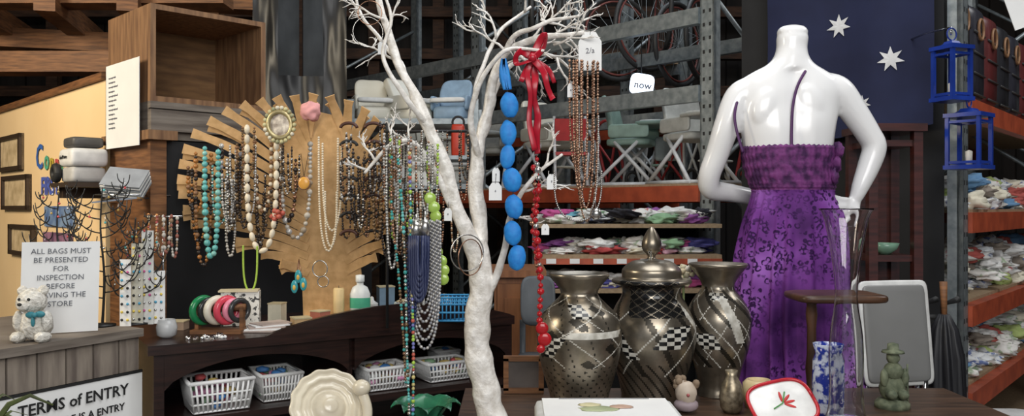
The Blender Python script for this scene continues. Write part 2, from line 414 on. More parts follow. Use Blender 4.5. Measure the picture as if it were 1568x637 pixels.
# ================================================================ DARK WOOD SHELF UNIT
uo=(-1.098,2.55);ud=(.844,.536);ub=(-.536,.844);UL=1.3;UT=1.08
b=B('mahogany_shelf_unit')
b.ob(uo,ud,ub,-.02,UL,-.02,.55,UT-.03,UT,DARKW)
b.ob(uo,ud,ub,0,.03,0,.53,0,UT-.03,DARKW);b.ob(uo,ud,ub,UL-.03,UL,0,.53,0,UT-.03,DARKW);b.ob(uo,ud,ub,.63,.65,.02,.5,0,UT-.03,DARKW)
b.ob(uo,ud,ub,.03,UL-.03,.5,.53,0,UT-.03,DARKW)
for z in(.84,.5,.08):b.ob(uo,ud,ub,.03,UL-.03,.0,.5,z-.025,z,DARKW)
for a,c in((.03,.63),(.65,UL-.03)):
    n=24
    top=[];bot=[]
    for i in range(n+1):
        t=i/n;l=a+(c-a)*t;top.append((l,UT-.03));bot.append((l,UT-.03-.115+.085*abs(math.sin(PI*t))**.6))
    for i in range(n):
        q=[top[i],top[i+1],bot[i+1],bot[i]];vs=[]
        for k in(-.002,.018):
            for l,z in q:vs.append((uo[0]+ud[0]*l+ub[0]*k,uo[1]+ud[1]*l+ub[1]*k,z))
        b.add(vs,[(0,1,2,3),(7,6,5,4),(2,3,7,6),(0,1,5,4)],DARKW,False)
n=40
for i in range(n):
    f=lambda t:UT+.075*abs(math.sin(PI*min(1,max(0,t))))**.8
    l0=.34+(UL-.34)*i/n;l1=.34+(UL-.34)*(i+1)/n;vs=[]
    for k in(-.02,.0):
        for l,z in((l0,UT-.001),(l1,UT-.001),(l1,f((i+1)/n)+.001),(l0,f(i/n)+.001)):vs.append((uo[0]+ud[0]*l+ub[0]*k,uo[1]+ud[1]*l+ub[1]*k,z))
    b.add(vs,[(0,1,2,3),(7,6,5,4),(2,3,7,6),(0,1,5,4)],DARKW,False)
b.done()
def UP(l,k,z):return Vector((uo[0]+ud[0]*l+ub[0]*k,uo[1]+ud[1]*l+ub[1]*k,z))
BASK=mat('white_basket_plastic',(.93,.93,.91),(.9,.9,.88),.4)
def basket(l,k,w,dp,h,m=BASK,nm='plastic_basket'):
    b=B(nm);z=.842
    c=lambda i,j,zz,sp=1.0:UP(l+i*w/2*sp,k+j*dp/2*sp,z+zz)
    for zz in(.004,h*.3,h*.6,h):
        sp=.85+.15*zz/h;pts=[c(-1,-1,zz,sp),c(1,-1,zz,sp),c(1,1,zz,sp),c(-1,1,zz,sp),c(-1,-1,zz,sp)];b.tube(pts,.007 if zz==h else .0035,m,6)
    for (i0,j0,i1,j1) in((-1,-1,1,-1),(1,-1,1,1),(1,1,-1,1),(-1,1,-1,-1)):
        for q in range(13):
            t=q/12;i=i0+(i1-i0)*t;j=j0+(j1-j0)*t;b.tube([c(i,j,.003,.85),c(i,j,h,1)],.0042,m,4)
    b.add([c(-1,-1,.002,.85),c(1,-1,.002,.85),c(1,1,.002,.85),c(-1,1,.002,.85),c(-1,-1,.007,.85),c(1,-1,.007,.85),c(1,1,.007,.85),c(-1,1,.007,.85)],[(0,1,2,3),(4,5,6,7)],m,False)
    for q in range(26):b.ell(c(R(-.75,.75),R(-.75,.75),R(.02,h*1.0)),(R(.012,.026),R(.012,.026),.011),random.choice([C(.1,.3,.7),C(.8,.15,.15),PAPER,C(.3,.5,.3),C(.8,.6,.2),C(.7,.3,.5)]),8,6,nz=.3)
    b.done()
basket(.21,.1,.2,.16,.1);basket(.42,.16,.14,.18,.09);basket(.8,.1,.17,.14,.08,);basket(1.06,.12,.19,.14,.07)
basket(1.2,.38,.1,.1,.06,BASK)
b=B('bangle_stand')
q=UP(.23,.16,UT)
b.box((q.x,q.y,q.z+.006),(.17,.07,.012),WOOD);
for dx in(-.07,.08):b.box((q.x+dx,q.y,q.z+.05),(.012,.03,.08),WOOD)
b.tube([(q.x-.08,q.y,q.z+.085),(q.x+.09,q.y,q.z+.085)],.012,WOOD,10)
MY=Matrix.Rotation(.9,3,'Z')
for dx,r,th,m in((-.052,.04,.012,C(.02,.22,.08,.2)),(-.03,.036,.009,C(.03,.03,.03,.2)),(-.005,.038,.013,C(.8,.74,.6,.25)),(.028,.039,.012,C(.75,.08,.12,.2)),(.05,.032,.01,C(.9,.3,.4,.2)),(.07,.034,.009,C(.05,.05,.05,.2))):
    b.torus((q.x+dx,q.y,q.z+.075),r,th,m,MY,26,10)
b.done()
SCR=mat('scribble_print',(.8,.78,.72),(.05,.05,.05),.6,scale=70,lo=.42,hi=.46)
b=B('patterned_gift_box');q=UP(.34,.3,UT);b.box((q.x,q.y,q.z+.062),(.13,.07,.12),SCR,Matrix.Rotation(.2,3,'Z'));b.box((q.x-.005,q.y-.005,q.z+.125),(.135,.075,.006),C(.7,.6,.4),Matrix.Rotation(.2,3,'Z'));b.done()
b=B('photo_card_stack')
for i in range(5):q=UP(.36+.012*i,.12+.01*i,UT+.003+.004*i);b.box(q,(.12,.09,.004),PAPER if i%2 else C(.5,.4,.35),Matrix.Rotation(.2*i,3,'Z'))
b.done()
b=B('glass_tealight_holder');q=UP(.06,.13,UT);b.lathe([(.015,0),(.03,.01),(.033,.035),(.026,.06),(.023,.06),(.03,.035),(.026,.013),(.001,.01)],q,mat('frosted_glass',(.85,.86,.86),None,.25,trans=.5),24);b.done()
b=B('small_trinket_box')
for i,(l,k,w,h,m) in enumerate([(.13,.3,.05,.03,C(.35,.25,.18)),(.5,.12,.06,.035,C(.6,.4,.2)),(.58,.15,.05,.05,C(.45,.15,.1)),(.95,.2,.07,.06,C(.6,.6,.6)),(1.02,.28,.06,.09,C(.75,.72,.65)),(1.12,.22,.05,.07,C(.3,.2,.15)),(.47,.3,.05,.07,C(.7,.65,.5)),(.9,.3,.06,.11,C(.2,.3,.4))]):
    q=UP(l,k,UT+h/2+.001);b.box(q,(w,w,h),m,Matrix.Rotation(.5*i,3,'Z'));b.box(q+Vector((0,0,h/2)),(w*1.06,w*1.06,.004),C(.6,.5,.3),Matrix.Rotation(.5*i,3,'Z'))
b.done()
b=B('pillar_candle');q=UP(.65,.15,UT);b.lathe([(.019,0),(.02,.003),(.02,.125),(.017,.13),(.003,.124)],q,C(.85,.62,.3),20);b.tube([q+Vector((0,0,.12)),q+Vector((0,0,.138))],.001,INK,5);b.done()
b=B('lotion_bottle');q=UP(.72,.12,UT);k=1.25;b.lathe([(.026*k,0),(.03*k,.004),(.03*k,.085*k),(.022*k,.105*k),(.01*k,.112*k),(.01*k,.12*k)],q,C(.85,.87,.84,.3),24,sy=.65);b.lathe([(.0305*k,.045*k),(.0305*k,.075*k)],q,C(.1,.5,.3,.3),24,sy=.66,cap=False);b.lathe([(.012*k,.12*k),(.013*k,.122*k),(.013*k,.14*k),(.001,.142*k)],q,C(.85,.87,.84,.3),16);b.done()
b=B('ceramic_trinket_jar')
for l,k,r,m in((.8,.2,.028,C(.8,.8,.78,.2)),(.87,.14,.022,C(.5,.55,.5,.2)),(1.08,.12,.025,C(.75,.7,.6,.3))):
    q=UP(l,k,UT);b.lathe([(r*.6,0),(r,.3*r),(r*1.1,r),(r*.8,2*r),(r*.85,2.1*r),(.3*r,2.5*r),(.25*r,2.9*r),(.01*r,3.1*r)],q,m,20)
b.done()
b=B('clear_bead_pile')
for i in range(30):q=UP(R(.1,.22),R(.02,.1),UT+.004);b.ell(q,R(.003,.008),random.choice([CHROME,GLASS,PAPER]),8,6)
b.done()

# ================================================================ CARDBOARD JEWELLERY TREE
b=B('cutout_jewellery_tree');D=3.17
tr=[(474,500),(472,440),(466,380),(464,320),(460,260),(450,210),(468,185),(500,175),(530,182),(562,210),(560,260),(556,320),(558,380),(566,440),(578,500)]
vs=[P(u,v,D) for u,v in tr];zb=UT+.001
for v in vs:v.z=max(v.z,zb)
n=len(vs);b.add(vs+[v+Vector((0,.012,0)) for v in vs],[tuple(range(n))[::-1],tuple(range(n,2*n))]+[(i,(i+1)%n,n+(i+1)%n,n+i) for i in range(n)],CARD,False)
q=P(518,500,D);b.box((q.x,q.y,UT+.007),(.2,.2,.012),CARD)
Lt=[(438,412),(408,398),(368,378),(298,350),(286,328),(279,303),(277,280),(280,256),(286,232),(300,208),(326,188),(350,172),(378,162),(405,156),(432,151),(460,149),(490,147)]
Rt=[(515,150),(545,157),(572,170),(590,186),(604,205),(612,226),(617,248),(620,270),(620,292),(619,314),(615,336),(608,358),(600,380),(588,402)]
for side,T,us,v0,v1 in((-1,Lt,482,428,215),(1,Rt,540,215,425)):
    for i,(u,v) in enumerate(T):
        t=i/(len(T)-1);sv=v0+(v1-v0)*t
        for lay in(0,1):
            vv=v+(10 if lay else 0);fw=-.05-.05*lay*(i%2)
            mu=(us+u)/2;mv=(sv+vv)/2-26*(abs(u-us)/200)-8*lay
            pts=[]
            for k in range(9):
                q=k/8;uu=(1-q)**2*us+2*q*(1-q)*mu+q*q*u*1.;ww=(1-q)**2*sv+2*q*(1-q)*mv+q*q*vv
                pts.append(P(uu,ww+R(-.4,.4),D+fw*q*q+(.02 if lay else 0)))
            if lay and i%2:continue
            b.strip(pts,[.036-.01*abs(k-4)/4 if k<8 else .038 for k in range(9)],.006,CARD)
b.done()
d=3.06
cream=C(.82,.72,.55,.35);turq=C(.15,.48,.46,.3);amber=C(.4,.16,.04,.2);dk=C(.03,.022,.02,.25);pearl=C(.55,.53,.5,.2,.3);coral=C(.55,.12,.08,.3);copper=C(.4,.22,.14,.25,.8);silver=C(.55,.53,.5,.25,.9);pink=C(.85,.4,.38,.9);lime=C(.4,.6,.08,.3);woodb=C(.26,.13,.06,.4);brz=C(.2,.13,.07,.3,.5)
N=lambda nm,*a,**k:beads(nm,*a,**k)
N('amber_bead_necklace',U(306,330,240,415,d),.0075,[amber,dk,woodb],vary=.35)
N('amber_bead_necklace',U(294,318,262,330,d),.007,[amber,woodb,dk],vary=.3)
N('dark_bead_necklace',U(300,322,262,380,d),.006,[dk,amber],vary=.3)
N('turquoise_necklace',U(320,341,232,402,d-.01),.011,[turq,turq,C(.25,.55,.5,.3)],vary=.2)
N('turquoise_necklace',U(332,356,260,350,d),.006,[turq,silver])
N('grey_pearl_necklace',U(346,376,228,345,d),.009,[pearl,dk,C(.35,.35,.38,.2)],vary=.2)
N('grey_pearl_necklace',U(355,384,250,318,d),.008,[pearl,silver],vary=.2)
N('cream_oval_necklace',U(386,432,202,392,d-.03,pw=.45),.0105,[cream],el=1.7,seg=10)
N('cream_bead_necklace',U(398,424,215,330,d-.01),.008,[cream,woodb],seg=8)
N('copper_bead_necklace',U(436,462,250,345,d),.008,[copper,dk],vary=.3)
N('grey_shell_necklace',U(440,485,222,372,d),.009,[C(.55,.5,.42,.4),C(.35,.28,.2,.4),pearl],vary=.4)
N('fine_cream_necklace',U(498,528,215,392,d-.02),.0045,[cream])
N('fine_cream_necklace',U(504,534,225,360,d-.02),.0045,[cream])
N('fine_cream_necklace',U(508,526,300,385,d-.02),.0045,[cream])
for i in range(34):
    u=R(530,606);v=R(185,330);w=R(7,15);N('bead_necklace',U(u,u+w,v,v+R(25,85),d-.02-.002*i,24),R(.0035,.0065),random.choice([[brz,dk],[woodb,dk],[dk,silver],[dk],[dk],[brz],[pearl,dk],[copper,dk]]),vary=.3,seg=6)
for i in range(18):
    u=R(345,460);v=R(180,310);w=R(8,20);N('bead_necklace',U(u,u+w,v,v+R(50,110),d+.0-.002*i,24),R(.004,.0065),random.choice([[brz,dk],[woodb,brz],[dk,silver],[silver,pearl],[dk],[cream,woodb]]),vary=.3,seg=6)
b=B('dark_hair_comb_card')
for i in range(14):
    q=P(545+(i%2)*38,200+(i//2)*28,3.03-.003*(i%2));b.tube([q+Vector((.03*math.cos(a),0,.018*math.sin(a))) for a in [PI*k/10 for k in range(11)]],.006,random.choice([INK,INK,C(.08,.03,.02)]),6)
b.done()
b=B('fabric_pompom_brooch');q=P(485,174,3.02);b.ell(q,.036,pink,24,18,nz=.25,ns=40);b.done()
b=B('gilt_oval_brooch');q=P(437,195,3.02);MF=Matrix.Rotation(-.2,3,'Y')
b.torus(q,.048,.009,C(.5,.42,.22,.35,.6),MF,30,8,sx=.88)
b.ell(q+Vector((0,.004,0)),(.04,.006,.046),mat('cameo_print',(.8,.72,.6),(.2,.15,.12),.4,scale=40),20,12)
for i in range(22):
    a=i/22*2*PI;b.ell(q+Vector((.054*math.cos(a),-.002,.062*math.sin(a))),.008,random.choice([C(.6,.55,.3),C(.75,.7,.55),C(.35,.35,.2)]),7,5)
b.done()
b=B('amber_pendant');q=P(475,286,3.03);b.ell(q,(.021,.008,.024),C(.8,.4,.08,.2),18,12);b.torus(q,.023,.003,copper,sx=.9);b.tube([q+Vector((0,0,.024)),P(470,240,3.05)],.001,dk,4);b.tube([q+Vector((0,0,.024)),P(482,240,3.05)],.001,dk,4);b.done()
b=B('coral_flower_pin');q=P(434,338,3.03)
for i in range(14):a=R(0,6.3);rr=R(0,.022);b.ell(q+Vector((rr*math.cos(a),R(-.01,.01),rr*math.sin(a))),.01,coral,7,5)
b.done()
b=B('peacock_brooch')
for u,v in((460,448),(474,444),(466,432)):
    q=P(u,v,3.0);b.ell(q,(.013,.004,.024),C(.05,.35,.4,.2),14,8);b.ell(q-Vector((0,.003,.003)),(.006,.003,.01),C(.8,.5,.1,.2),10,6);b.tube([q,P(467,405,3.02)],.0015,copper,4)
b.done()
N('green_cord_necklace',U(380,402,385,455,3.0),.004,[lime],gap=.6)
b=B('hoop_bracelet');b.torus(P(500,420,3.05),.03,.0025,silver,sx=.9);b.torus(P(505,440,3.05),.02,.002,silver);b.done()

# ================================================================ WHITE BRANCH TREE
b=B('white_branch_display_tree')
px=2./F
def br(pts,r0,r1,d=2.,n=6,dd=0,seg=16,kn=.12):
    c=cr(pts,n);m=len(c);o=[];rr=[]
    for i,p in enumerate(c):
        t=i/(m-1);q=P(p[0],p[1],d+(p[2] if len(p)>2 else 0));q+=Vector((noise.noise(q*16),0,noise.noise(q*16+Vector((5,5,5)))))*.006;o.append(q);rr.append((r0+(r1-r0)*t)*px*(1+kn*noise.noise(q*26)))
    b.tube(o,rr,TREEW,seg)
    return o
br([(774,700,0),(768,650,0),(758,600,0),(746,550,0),(745,500,0),(752,450,0),(750,410,0),(742,375,0)],24,17,kn=.16,n=7)
b.lathe([(.001,0),(.09,0),(.09,.015),(.02,.03),(.001,.03)],(P(770,702,2).x,2,.921),TREEW,28)
br([(746,400,0),(728,355,-.02),(706,300,-.03),(690,245,-.04),(668,195,-.05),(645,145,-.05),(622,95,-.04),(604,45,-.03),(588,-10,-.02)],14,4.5,kn=.3)
br([(746,420,.01),(750,360,.02),(744,300,.03),(747,235,.03),(762,175,.03),(772,120,.03),(790,80,.02),(830,62,0),(875,55,-.03),(915,50,-.05)],14,3.2,kn=.3)
br([(756,470,0),(775,430,-.01),(790,385,-.02),(798,340,-.03),(815,300,-.05),(850,262,-.07),(880,240,-.08)],7,2)
br([(722,345,0),(700,310,-.04),(672,255,-.06),(645,222,-.08),(612,228,-.1),(585,250,-.1),(568,272,-.1)],6,2)
br([(645,145,-.05),(625,100,.0),(600,70,.05),(570,30,.08),(555,-10,.08)],4.5,2)
br([(668,195,-.05),(640,160,-.1),(612,120,-.12),(600,80,-.12),(612,30,-.12),(600,-10,-.12)],4.5,2)
br([(765,160,.03),(790,110,.07),(830,85,.1),(870,90,.12),(890,110,.12)],5,2)
br([(772,120,.03),(800,60,-.03),(830,45,-.08),(870,30,-.1),(905,25,-.12)],5,2)
br([(750,250,.03),(738,200,-.02),(744,150,-.05),(768,100,-.08),(800,75,-.1),(850,78,-.1)],6,2)
br([(744,155,-.05),(750,110,-.03),(775,60,0),(800,30,.03),(830,10,.05)],4,2)
random.seed(21)
def twig(p,dr,r,L,depth):
    pts=[p];q=Vector(p);dv=Vector(dr).normalized()
    for k in range(5):
        dv=(dv+Vector((R(-.4,.4),R(-.3,.3),R(-.3,.35)))).normalized();q=q+dv*L/5;pts.append(q.copy())
        if depth and k in(1,2,3):twig(q,dv+Vector((R(-.9,.9),R(-.5,.5),R(-.6,.7))),r*.7,L*.5,depth-1)
    b.tube(pts,[r*(1-.6*i/5) for i in range(6)],TREEW,6)
for u,v,dx,dz,L in((620,95,-1,.6,.1),(604,45,.6,1,.08),(560,20,-.5,1,.06),(585,250,-.6,.8,.07),(612,228,-.3,1,.07),(572,265,-1,.2,.04),(640,222,0,1,.06),(830,62,.4,1,.09),(860,58,1,.5,.09),(880,55,.6,-.8,.08),(800,72,.2,-1,.08),(790,80,-.4,1,.1),(820,20,.5,1,.08),(850,85,1,-.2,.1),(870,90,.5,-1,.1),(850,262,.7,.8,.08),(815,300,1,.2,.08),(775,60,.2,1,.08),(835,45,1,.3,.1),(690,240,-1,.3,.05),(798,340,.8,.2,.06),(645,222,-.4,-.6,.05),(660,240,-1,.4,.06),(845,30,1,-.2,.1),(780,100,1,.1,.1),(810,85,1,-.6,.09),(840,75,.6,.5,.1),(865,70,.8,.1,.1),(600,30,-1,.8,.08)):
    twig(P(u,v,2+R(-.05,.05)),(dx,R(-.4,.4),dz),.0034,L*1.15,2)
b.done()
random.seed(31)
b=B('price_tag')
tag(b,922,50,1.95,36,60,'2/a')
for u,v,w,h in((597,65,13,20),(626,258,12,20),(661,268,13,22),(775,262,12,22),(862,272,15,24),(700,325,12,20),(665,235,10,17),(852,350,12,17),(892,130,11,22)):tag(b,u,v,1.93,w,h)
tag(b,774,285,1.92,20,28,'4')
b.done()
d=1.93
b=B('blue_fabric_bead_necklace')
BL=mat('cyan_blue_fabric',(.02,.25,.66),(.015,.18,.55),.6,scale=80,bump=.1)
ys=[(789,122,9,16),(796,164,14,20),(794,208,13,20),(793,245,12,19),(800,281,15,19),(803,323,14,19),(801,364,14,19),(808,403,14,20)]
for u,v,a,c in ys:
    q=P(u,v,d-.02);b.ell(q,(a*d/F,a*d/F*.6,c*d/F),BL,18,12,M=Matrix.Rotation(R(-.2,.2),3,'Y'),nz=.08,ns=20)
b.tube([P(u,v,d-.02) for u,v,_,_ in ys],.0016,INK,5)
for k in range(3):b.tube(line([(787,92),(784+k*4,112),(790+k*3,140)],d-.025),.006,BL,6,flat=.4)
b.done()
RED=mat('red_satin_ribbon',(.5,.012,.03),(.3,.008,.02),.3,scale=20)
b=B('red_ribbon_bow')
def rib(pts,w,dd=1.9):
    c=[P(*p[:2],dd)+Vector((0,.006*math.sin(i*.5),0)) for i,p in enumerate(cr(pts,6))];b.tube(c,[w*dd/F*(.9+.12*math.sin(i*.35)) for i in range(len(c))],RED,8,flat=.12)
rib([(832,90),(816,80),(806,90),(810,100),(832,94)],6);rib([(832,88),(846,60),(853,58),(848,78),(832,92)],6)
rib([(832,92),(836,120),(834,150),(840,180),(838,210),(840,240)],6,1.91);rib([(832,92),(848,110),(855,135),(864,155)],5.5,1.89);rib([(831,92),(824,115),(829,150),(827,190),(836,235)],5,1.9);rib([(834,92),(856,108),(866,130)],4);rib([(832,92),(820,115),(814,128)],5)
b.ell(P(832,90,1.89),(.01,.008,.01),RED,10,8)
b.done()
CR=C(.45,.015,.02,.15)
N('red_bead_necklace',line([(838,240),(842,290),(837,340),(842,400),(845,450),(843,500),(850,540)],d),.0075,[CR,CR,silver],vary=.35,gap=1.15,seg=8)
N('red_bead_necklace',line([(834,262),(836,300),(832,350),(838,400),(840,430)],d+.01),.006,[CR,CR,copper],vary=.3,gap=1.3)
b=B('red_heart_charm')
for u,v,r in((847,513,10),(851,530,11),(845,545,7)):b.ell(P(u,v,d-.01),(r*d/F,.006,r*d/F),CR,12,8)
b.done()
for i,(u,w,vb) in enumerate(((896,22,300),(902,26,325),(908,18,280),(890,20,260),(900,34,345))):N('copper_chain_necklace',U(u,u+w,95,vb,1.92+.006*i,50),.0032,[copper,C(.5,.32,.22,.25,.8)],vary=.3,seg=6)
b=B('silver_ball_pendant');b.ell(P(931,334,1.92),.0135,silver,16,12);b.tube([P(931,326,1.92),P(930,300,1.92)],.0012,silver,4);b.done()
N('fine_chain_necklace',U(866,940,268,345,1.93,40),.0025,[silver])
N('fine_chain_necklace',U(905,935,180,330,1.94,40),.0025,[silver,pearl])
teal=C(.05,.35,.33,.3);multi=[teal,coral,C(.6,.5,.2,.3),silver,C(.2,.2,.5,.3),lime]
N('long_multicolour_bead_strand',line([(622,250),(630,350),(634,450),(636,550),(640,652)],1.86),.004,[teal,turq,brz,silver],vary=.25,seg=6)
N('long_multicolour_bead_strand',line([(640,240),(642,350),(644,450),(646,560),(645,648)],1.86),.004,multi,vary=.25,seg=6)
N('long_multicolour_bead_strand',line([(612,235),(612,330),(622,420),(630,520),(634,600)],1.87),.0036,[copper,brz,teal],vary=.25,seg=6)
for i,(u,w,vb) in enumerate(((604,18,420),(610,14,380),(600,20,340),(616,22,360),(626,16,330),(650,20,360),(658,18,330),(668,16,320))):
    N('bead_necklace',U(u,u+w,215+R(-10,15),vb,1.88+.004*i,40),.0034,random.choice([[silver,pearl],[C(.3,.4,.36,.3),dk],[pearl,copper],[lime,silver],[copper,cream]]),vary=.2,seg=6)
NAVY=mat('navy_twisted_cord',(.012,.018,.06),(.05,.06,.12),.45,scale=60,kind='wave')
b=B('navy_twisted_cord_necklace')
for i in range(6):b.tube(U(641+i*2.2,668-i*1.5,368,470-i*8,1.86-.003*i,30),.0055,NAVY,8)
b.lathe([(.011,0),(.012,.02),(.01,.035)],P(650,372,1.86),silver,14);b.lathe([(.011,0),(.012,.02),(.01,.035)],P(664,368,1.86),silver,14)
b.tube([P(650,335,1.86),P(650,365,1.86)],.003,silver);b.tube([P(664,330,1.86),P(664,362,1.86)],.003,silver)
b.done()
for i in range(7):N('grey_pearl_necklace',U(640+i*2,688-i*2.6,345,545-i*14,1.875+.003*i,60,pw=.5),.004,[pearl,C(.3,.3,.32,.2,.4)],seg=6)
N('navy_bead_necklace',U(638,650,380,520,1.87,50),.0045,[C(.02,.03,.1,.2)],seg=6)
b=B('green_disc_necklace')
for i in range(10):
    q=P(672+5*math.sin(i)+i*2.0,310+i*14,1.9);b.ell(q,(.014,.005,.014),mat('lime_shell',(.38,.52,.1),(.25,.42,.06),.2,scale=30,coat=.5),14,8,M=Matrix.Rotation(R(-.3,.3),3,'Z'))
b.tube([P(668,260,1.9),P(675,340,1.9),P(690,430,1.9)],.0012,lime,4)
b.done()
b=B('thin_bangle');b.torus(P(730,395,1.93),.042,.0016,silver,Matrix.Rotation(.5,3,'Z'));b.torus(P(735,402,1.94),.042,.0014,copper,Matrix.Rotation(.9,3,'Z'));b.done()
b=B('earring_hoop');b.torus(P(575,50,1.95),.035,.001,silver,Matrix.Rotation(.3,3,'Z'));b.torus(P(578,20,1.95),.028,.001,copper);b.done()
b=B('necklace_display_rack')
b.tube([P(600,205,2.9),P(740,205,2.9)],.005,INK);b.tube([P(600,300,2.92),P(740,300,2.92)],.005,INK)
for u in(605,735):q=P(u,200,2.91);b.tube([(q.x,q.y,UT+.0),(q.x,q.y,q.z+.02)],.005,INK)
b.done()
for i in range(30):
    u=R(600,725);v=random.choice((205,300));N('bead_necklace',U(u,u+R(8,18),v,v+R(60,130),2.88-.001*i,24),R(.0035,.0055),random.choice([[brz,dk],[silver,pearl],[dk],[dk,copper],[dk,lime],[pearl,copper],[woodb,cream]]),vary=.2,seg=6)
b=B('blue_storage_basket');q=P(712,478,3.1);q.z=UT+.006
for z in(0,.03,.06,.085):b.tube([(q.x-.06,q.y-.05,q.z+z),(q.x+.06,q.y-.05,q.z+z),(q.x+.06,q.y+.05,q.z+z),(q.x-.06,q.y+.05,q.z+z),(q.x-.06,q.y-.05,q.z+z)],.004,C(.05,.3,.6),6)
for i in range(9):b.tube([(q.x-.06+.015*i,q.y-.05,q.z),(q.x-.06+.015*i,q.y-.05,q.z+.085)],.003,C(.05,.3,.6),5)
for i in range(9):b.tube([(q.x-.06+.015*i,q.y+.05,q.z),(q.x-.06+.015*i,q.y+.05,q.z+.085)],.003,C(.05,.3,.6),5)
b.box((q.x,q.y,q.z+.002),(.12,.1,.004),C(.05,.3,.6))
b.done()

# ================================================================ FRONT TABLE
TT=.92
TW=mat('table_top',(.09,.05,.03),(.04,.024,.016),.4,scale=6,st=(1,8,1))
b=B('display_table');b.box((.62,2.1,TT-.02),(1.54,1.16,.04),TW)
for x in(-.1,1.33):
    for y in(1.57,2.62):b.box((x,y,(TT-.04)/2),(.06,.06,TT-.04),TW)
b.box((.62,2.1,TT-.08),(1.44,1.06,.08),TW);b.done()
b=B('side_table');b.box((-.47,1.9,TT-.02),(.58,.66,.04),TW)
for x in(-.72,-.22):
    for y in(1.62,2.18):b.box((x,y,(TT-.04)/2),(.05,.05,TT-.04),TW)
b.done()
SIL=mat('antique_silver',(.38,.33,.26),(.14,.12,.09),.3,.85,scale=14,lo=.3,hi=.7)
SILD=mat('dark_pewter',(.06,.052,.04),(.03,.027,.022),.35,.7,scale=20)
MOS=mat('mosaic_shell',(.6,.58,.52),(.36,.34,.29),.25,scale=40);BLK=mat('gloss_black',(.01,.01,.01),None,.15)
def vase(name,u,d,prof,style,seg=144,n=180):
    s=d/F;c=P(u,0,d);c.z=TT
    pf=cr([(a,v) for a,v in prof][::-1],8)
    zb=pf[0][1];pts=[(a*s,(zb-v)*s) for a,v in pf];m=len(pts);H=pts[-1][1]
    cum=[0]
    for i in range(1,m):cum.append(cum[-1]+math.hypot(pts[i][0]-pts[i-1][0],pts[i][1]-pts[i-1][1]))
    out=[];k=0
    for i in range(n+1):
        t=cum[-1]*i/n
        while k<m-2 and cum[k+1]<t:k+=1
        f=(t-cum[k])/max(1e-9,cum[k+1]-cum[k]);f=min(f,1);out.append((pts[k][0]+(pts[k+1][0]-pts[k][0])*f,pts[k][1]+(pts[k+1][1]-pts[k][1])*f))
    F0=-PI/2%(2*PI)
    def fm(i,j):
        t=i/n;a=(j/seg)*2*PI
        def inp(a0,t0,ra,rt,sk=0):
            da=(a-a0+PI)%(2*PI)-PI;return abs(da+sk*(t-t0))<ra and abs(t-t0-.0)<rt
        ck=BLK if ((i//4)+(j//4))%2 else MOS
        def ln(p,q,k,w):return abs((a*p+t*q)%k-k/2)<w
        if style==0:
            if inp(F0-.15,.66,.26,.055,3):return ck
            if inp(F0-.75,.42,.16,.06,-3):return ck
            if inp(F0+.35,.5,.75,.022,-5):return MOS
            if .3<t<.78:
                if ln(3.0,16,3.2,.05) or ln(2,-13,4,.05):return MOS
                if (a*3+t*16)%3.2<1.0 and (a*2-t*13+3)%4<1.6:return SILD
                if ln(4,5,2.3,.04):return SILD
            if t<=.3:
                if ln(9,40,2.4,.35) and ln(7,-44,2.0,.4):return SILD
        if style==1:
            if .36<t<.66 and inp(F0-.15,.53,.8,.12,1.5):
                return SIL if ((i+j)%9==0 or (i-j)%9==0) else BLK
            if inp(F0+.35,.32,.33,.05,-4):return ck
            if inp(F0-1.0,.32,.16,.1,4):return ck
            if .14<t<.6:
                if ln(2.5,-12,3,.05):return MOS
                if inp(F0+.9,.42,.12,.16,4):return MOS
                if ln(3,9,2.6,.25):return SILD
            if inp(F0-.4,.84,.3,.035):return ck
            if .2>t>.04 and ln(8,38,2.2,.3):return SILD
        if style==2:
            if inp(F0+.2,.52,.16,.15,2):return MOS
            if inp(F0-.6,.38,.35,.05,3):return ck
            if .2<t<.75:
                if (a*3+t*14)%3<.6:return SILD
                if ln(3,14,3,.07) or ln(3,-9,2.8,.05):return MOS
            if inp(F0-.3,.68,.4,.03,5):return ck
        return SIL
    b=B(name)
    b.loft([[c+Vector((r*math.cos(2*PI*j/seg),r*math.sin(2*PI*j/seg),z)) for j in range(seg)] for r,z in out],fm,cap=True)
    b.done()
vase('silver_mosaic_vase',905,2.4,[(30,432),(44,427),(47,431),(42,438),(31,452),(30,462),(42,475),(58,492),(66,518),(64,548),(57,580),(48,610),(44,630),(46,636),(46,640)],0)
vase('lidded_mosaic_urn',1018,2.52,[(2,354),(8,362),(15,378),(14,390),(7,398),(8,404),(30,408),(45,420),(47,434),(60,436),(61,441),(48,446),(46,460),(56,478),(67,505),(68,530),(62,560),(52,590),(47,615),(48,624)],1,n=220)
vase('tall_mosaic_vase',1122,2.59,[(28,418),(43,412),(45,416),(40,422),(27,440),(26,452),(38,468),(49,492),(50,515),(46,545),(36,575),(31,600),(33,612),(34,617)],2)
def simple(name,u,d,prof,m,sy=1,z=TT,seg=32):
    s=d/F;c=P(u,0,d);c.z=z;b=B(name);b.lathe([(a*s,h*s) for a,h in prof],c,m,seg,sy=sy);b.done()
simple('small_pewter_vase',1143,2.36,[(12,0),(17,8),(19,25),(15,45),(8,58),(10,66),(9,66),(6,60)],mat('pewter_small',(.4,.34,.24),(.15,.12,.08),.35,.6,scale=60))
simple('ceramic_pot',1185,2.42,[(20,0),(24,20),(24,38),(18,44),(15,44),(18,30),(1,5)],C(.7,.55,.3,.3))
b=B('dried_flower_posy')
q=P(1068,430,2.66)
for i in range(30):b.ell(q+Vector((R(-.03,.03),R(-.02,.02),R(-.03,.03))),(.011,.008,.009),random.choice([C(.7,.6,.4),C(.55,.5,.35),C(.75,.7,.6)]),8,6,nz=.3)
b.tube([q,Vector((q.x,q.y,TT))],.004,C(.2,.25,.1),6);b.done()
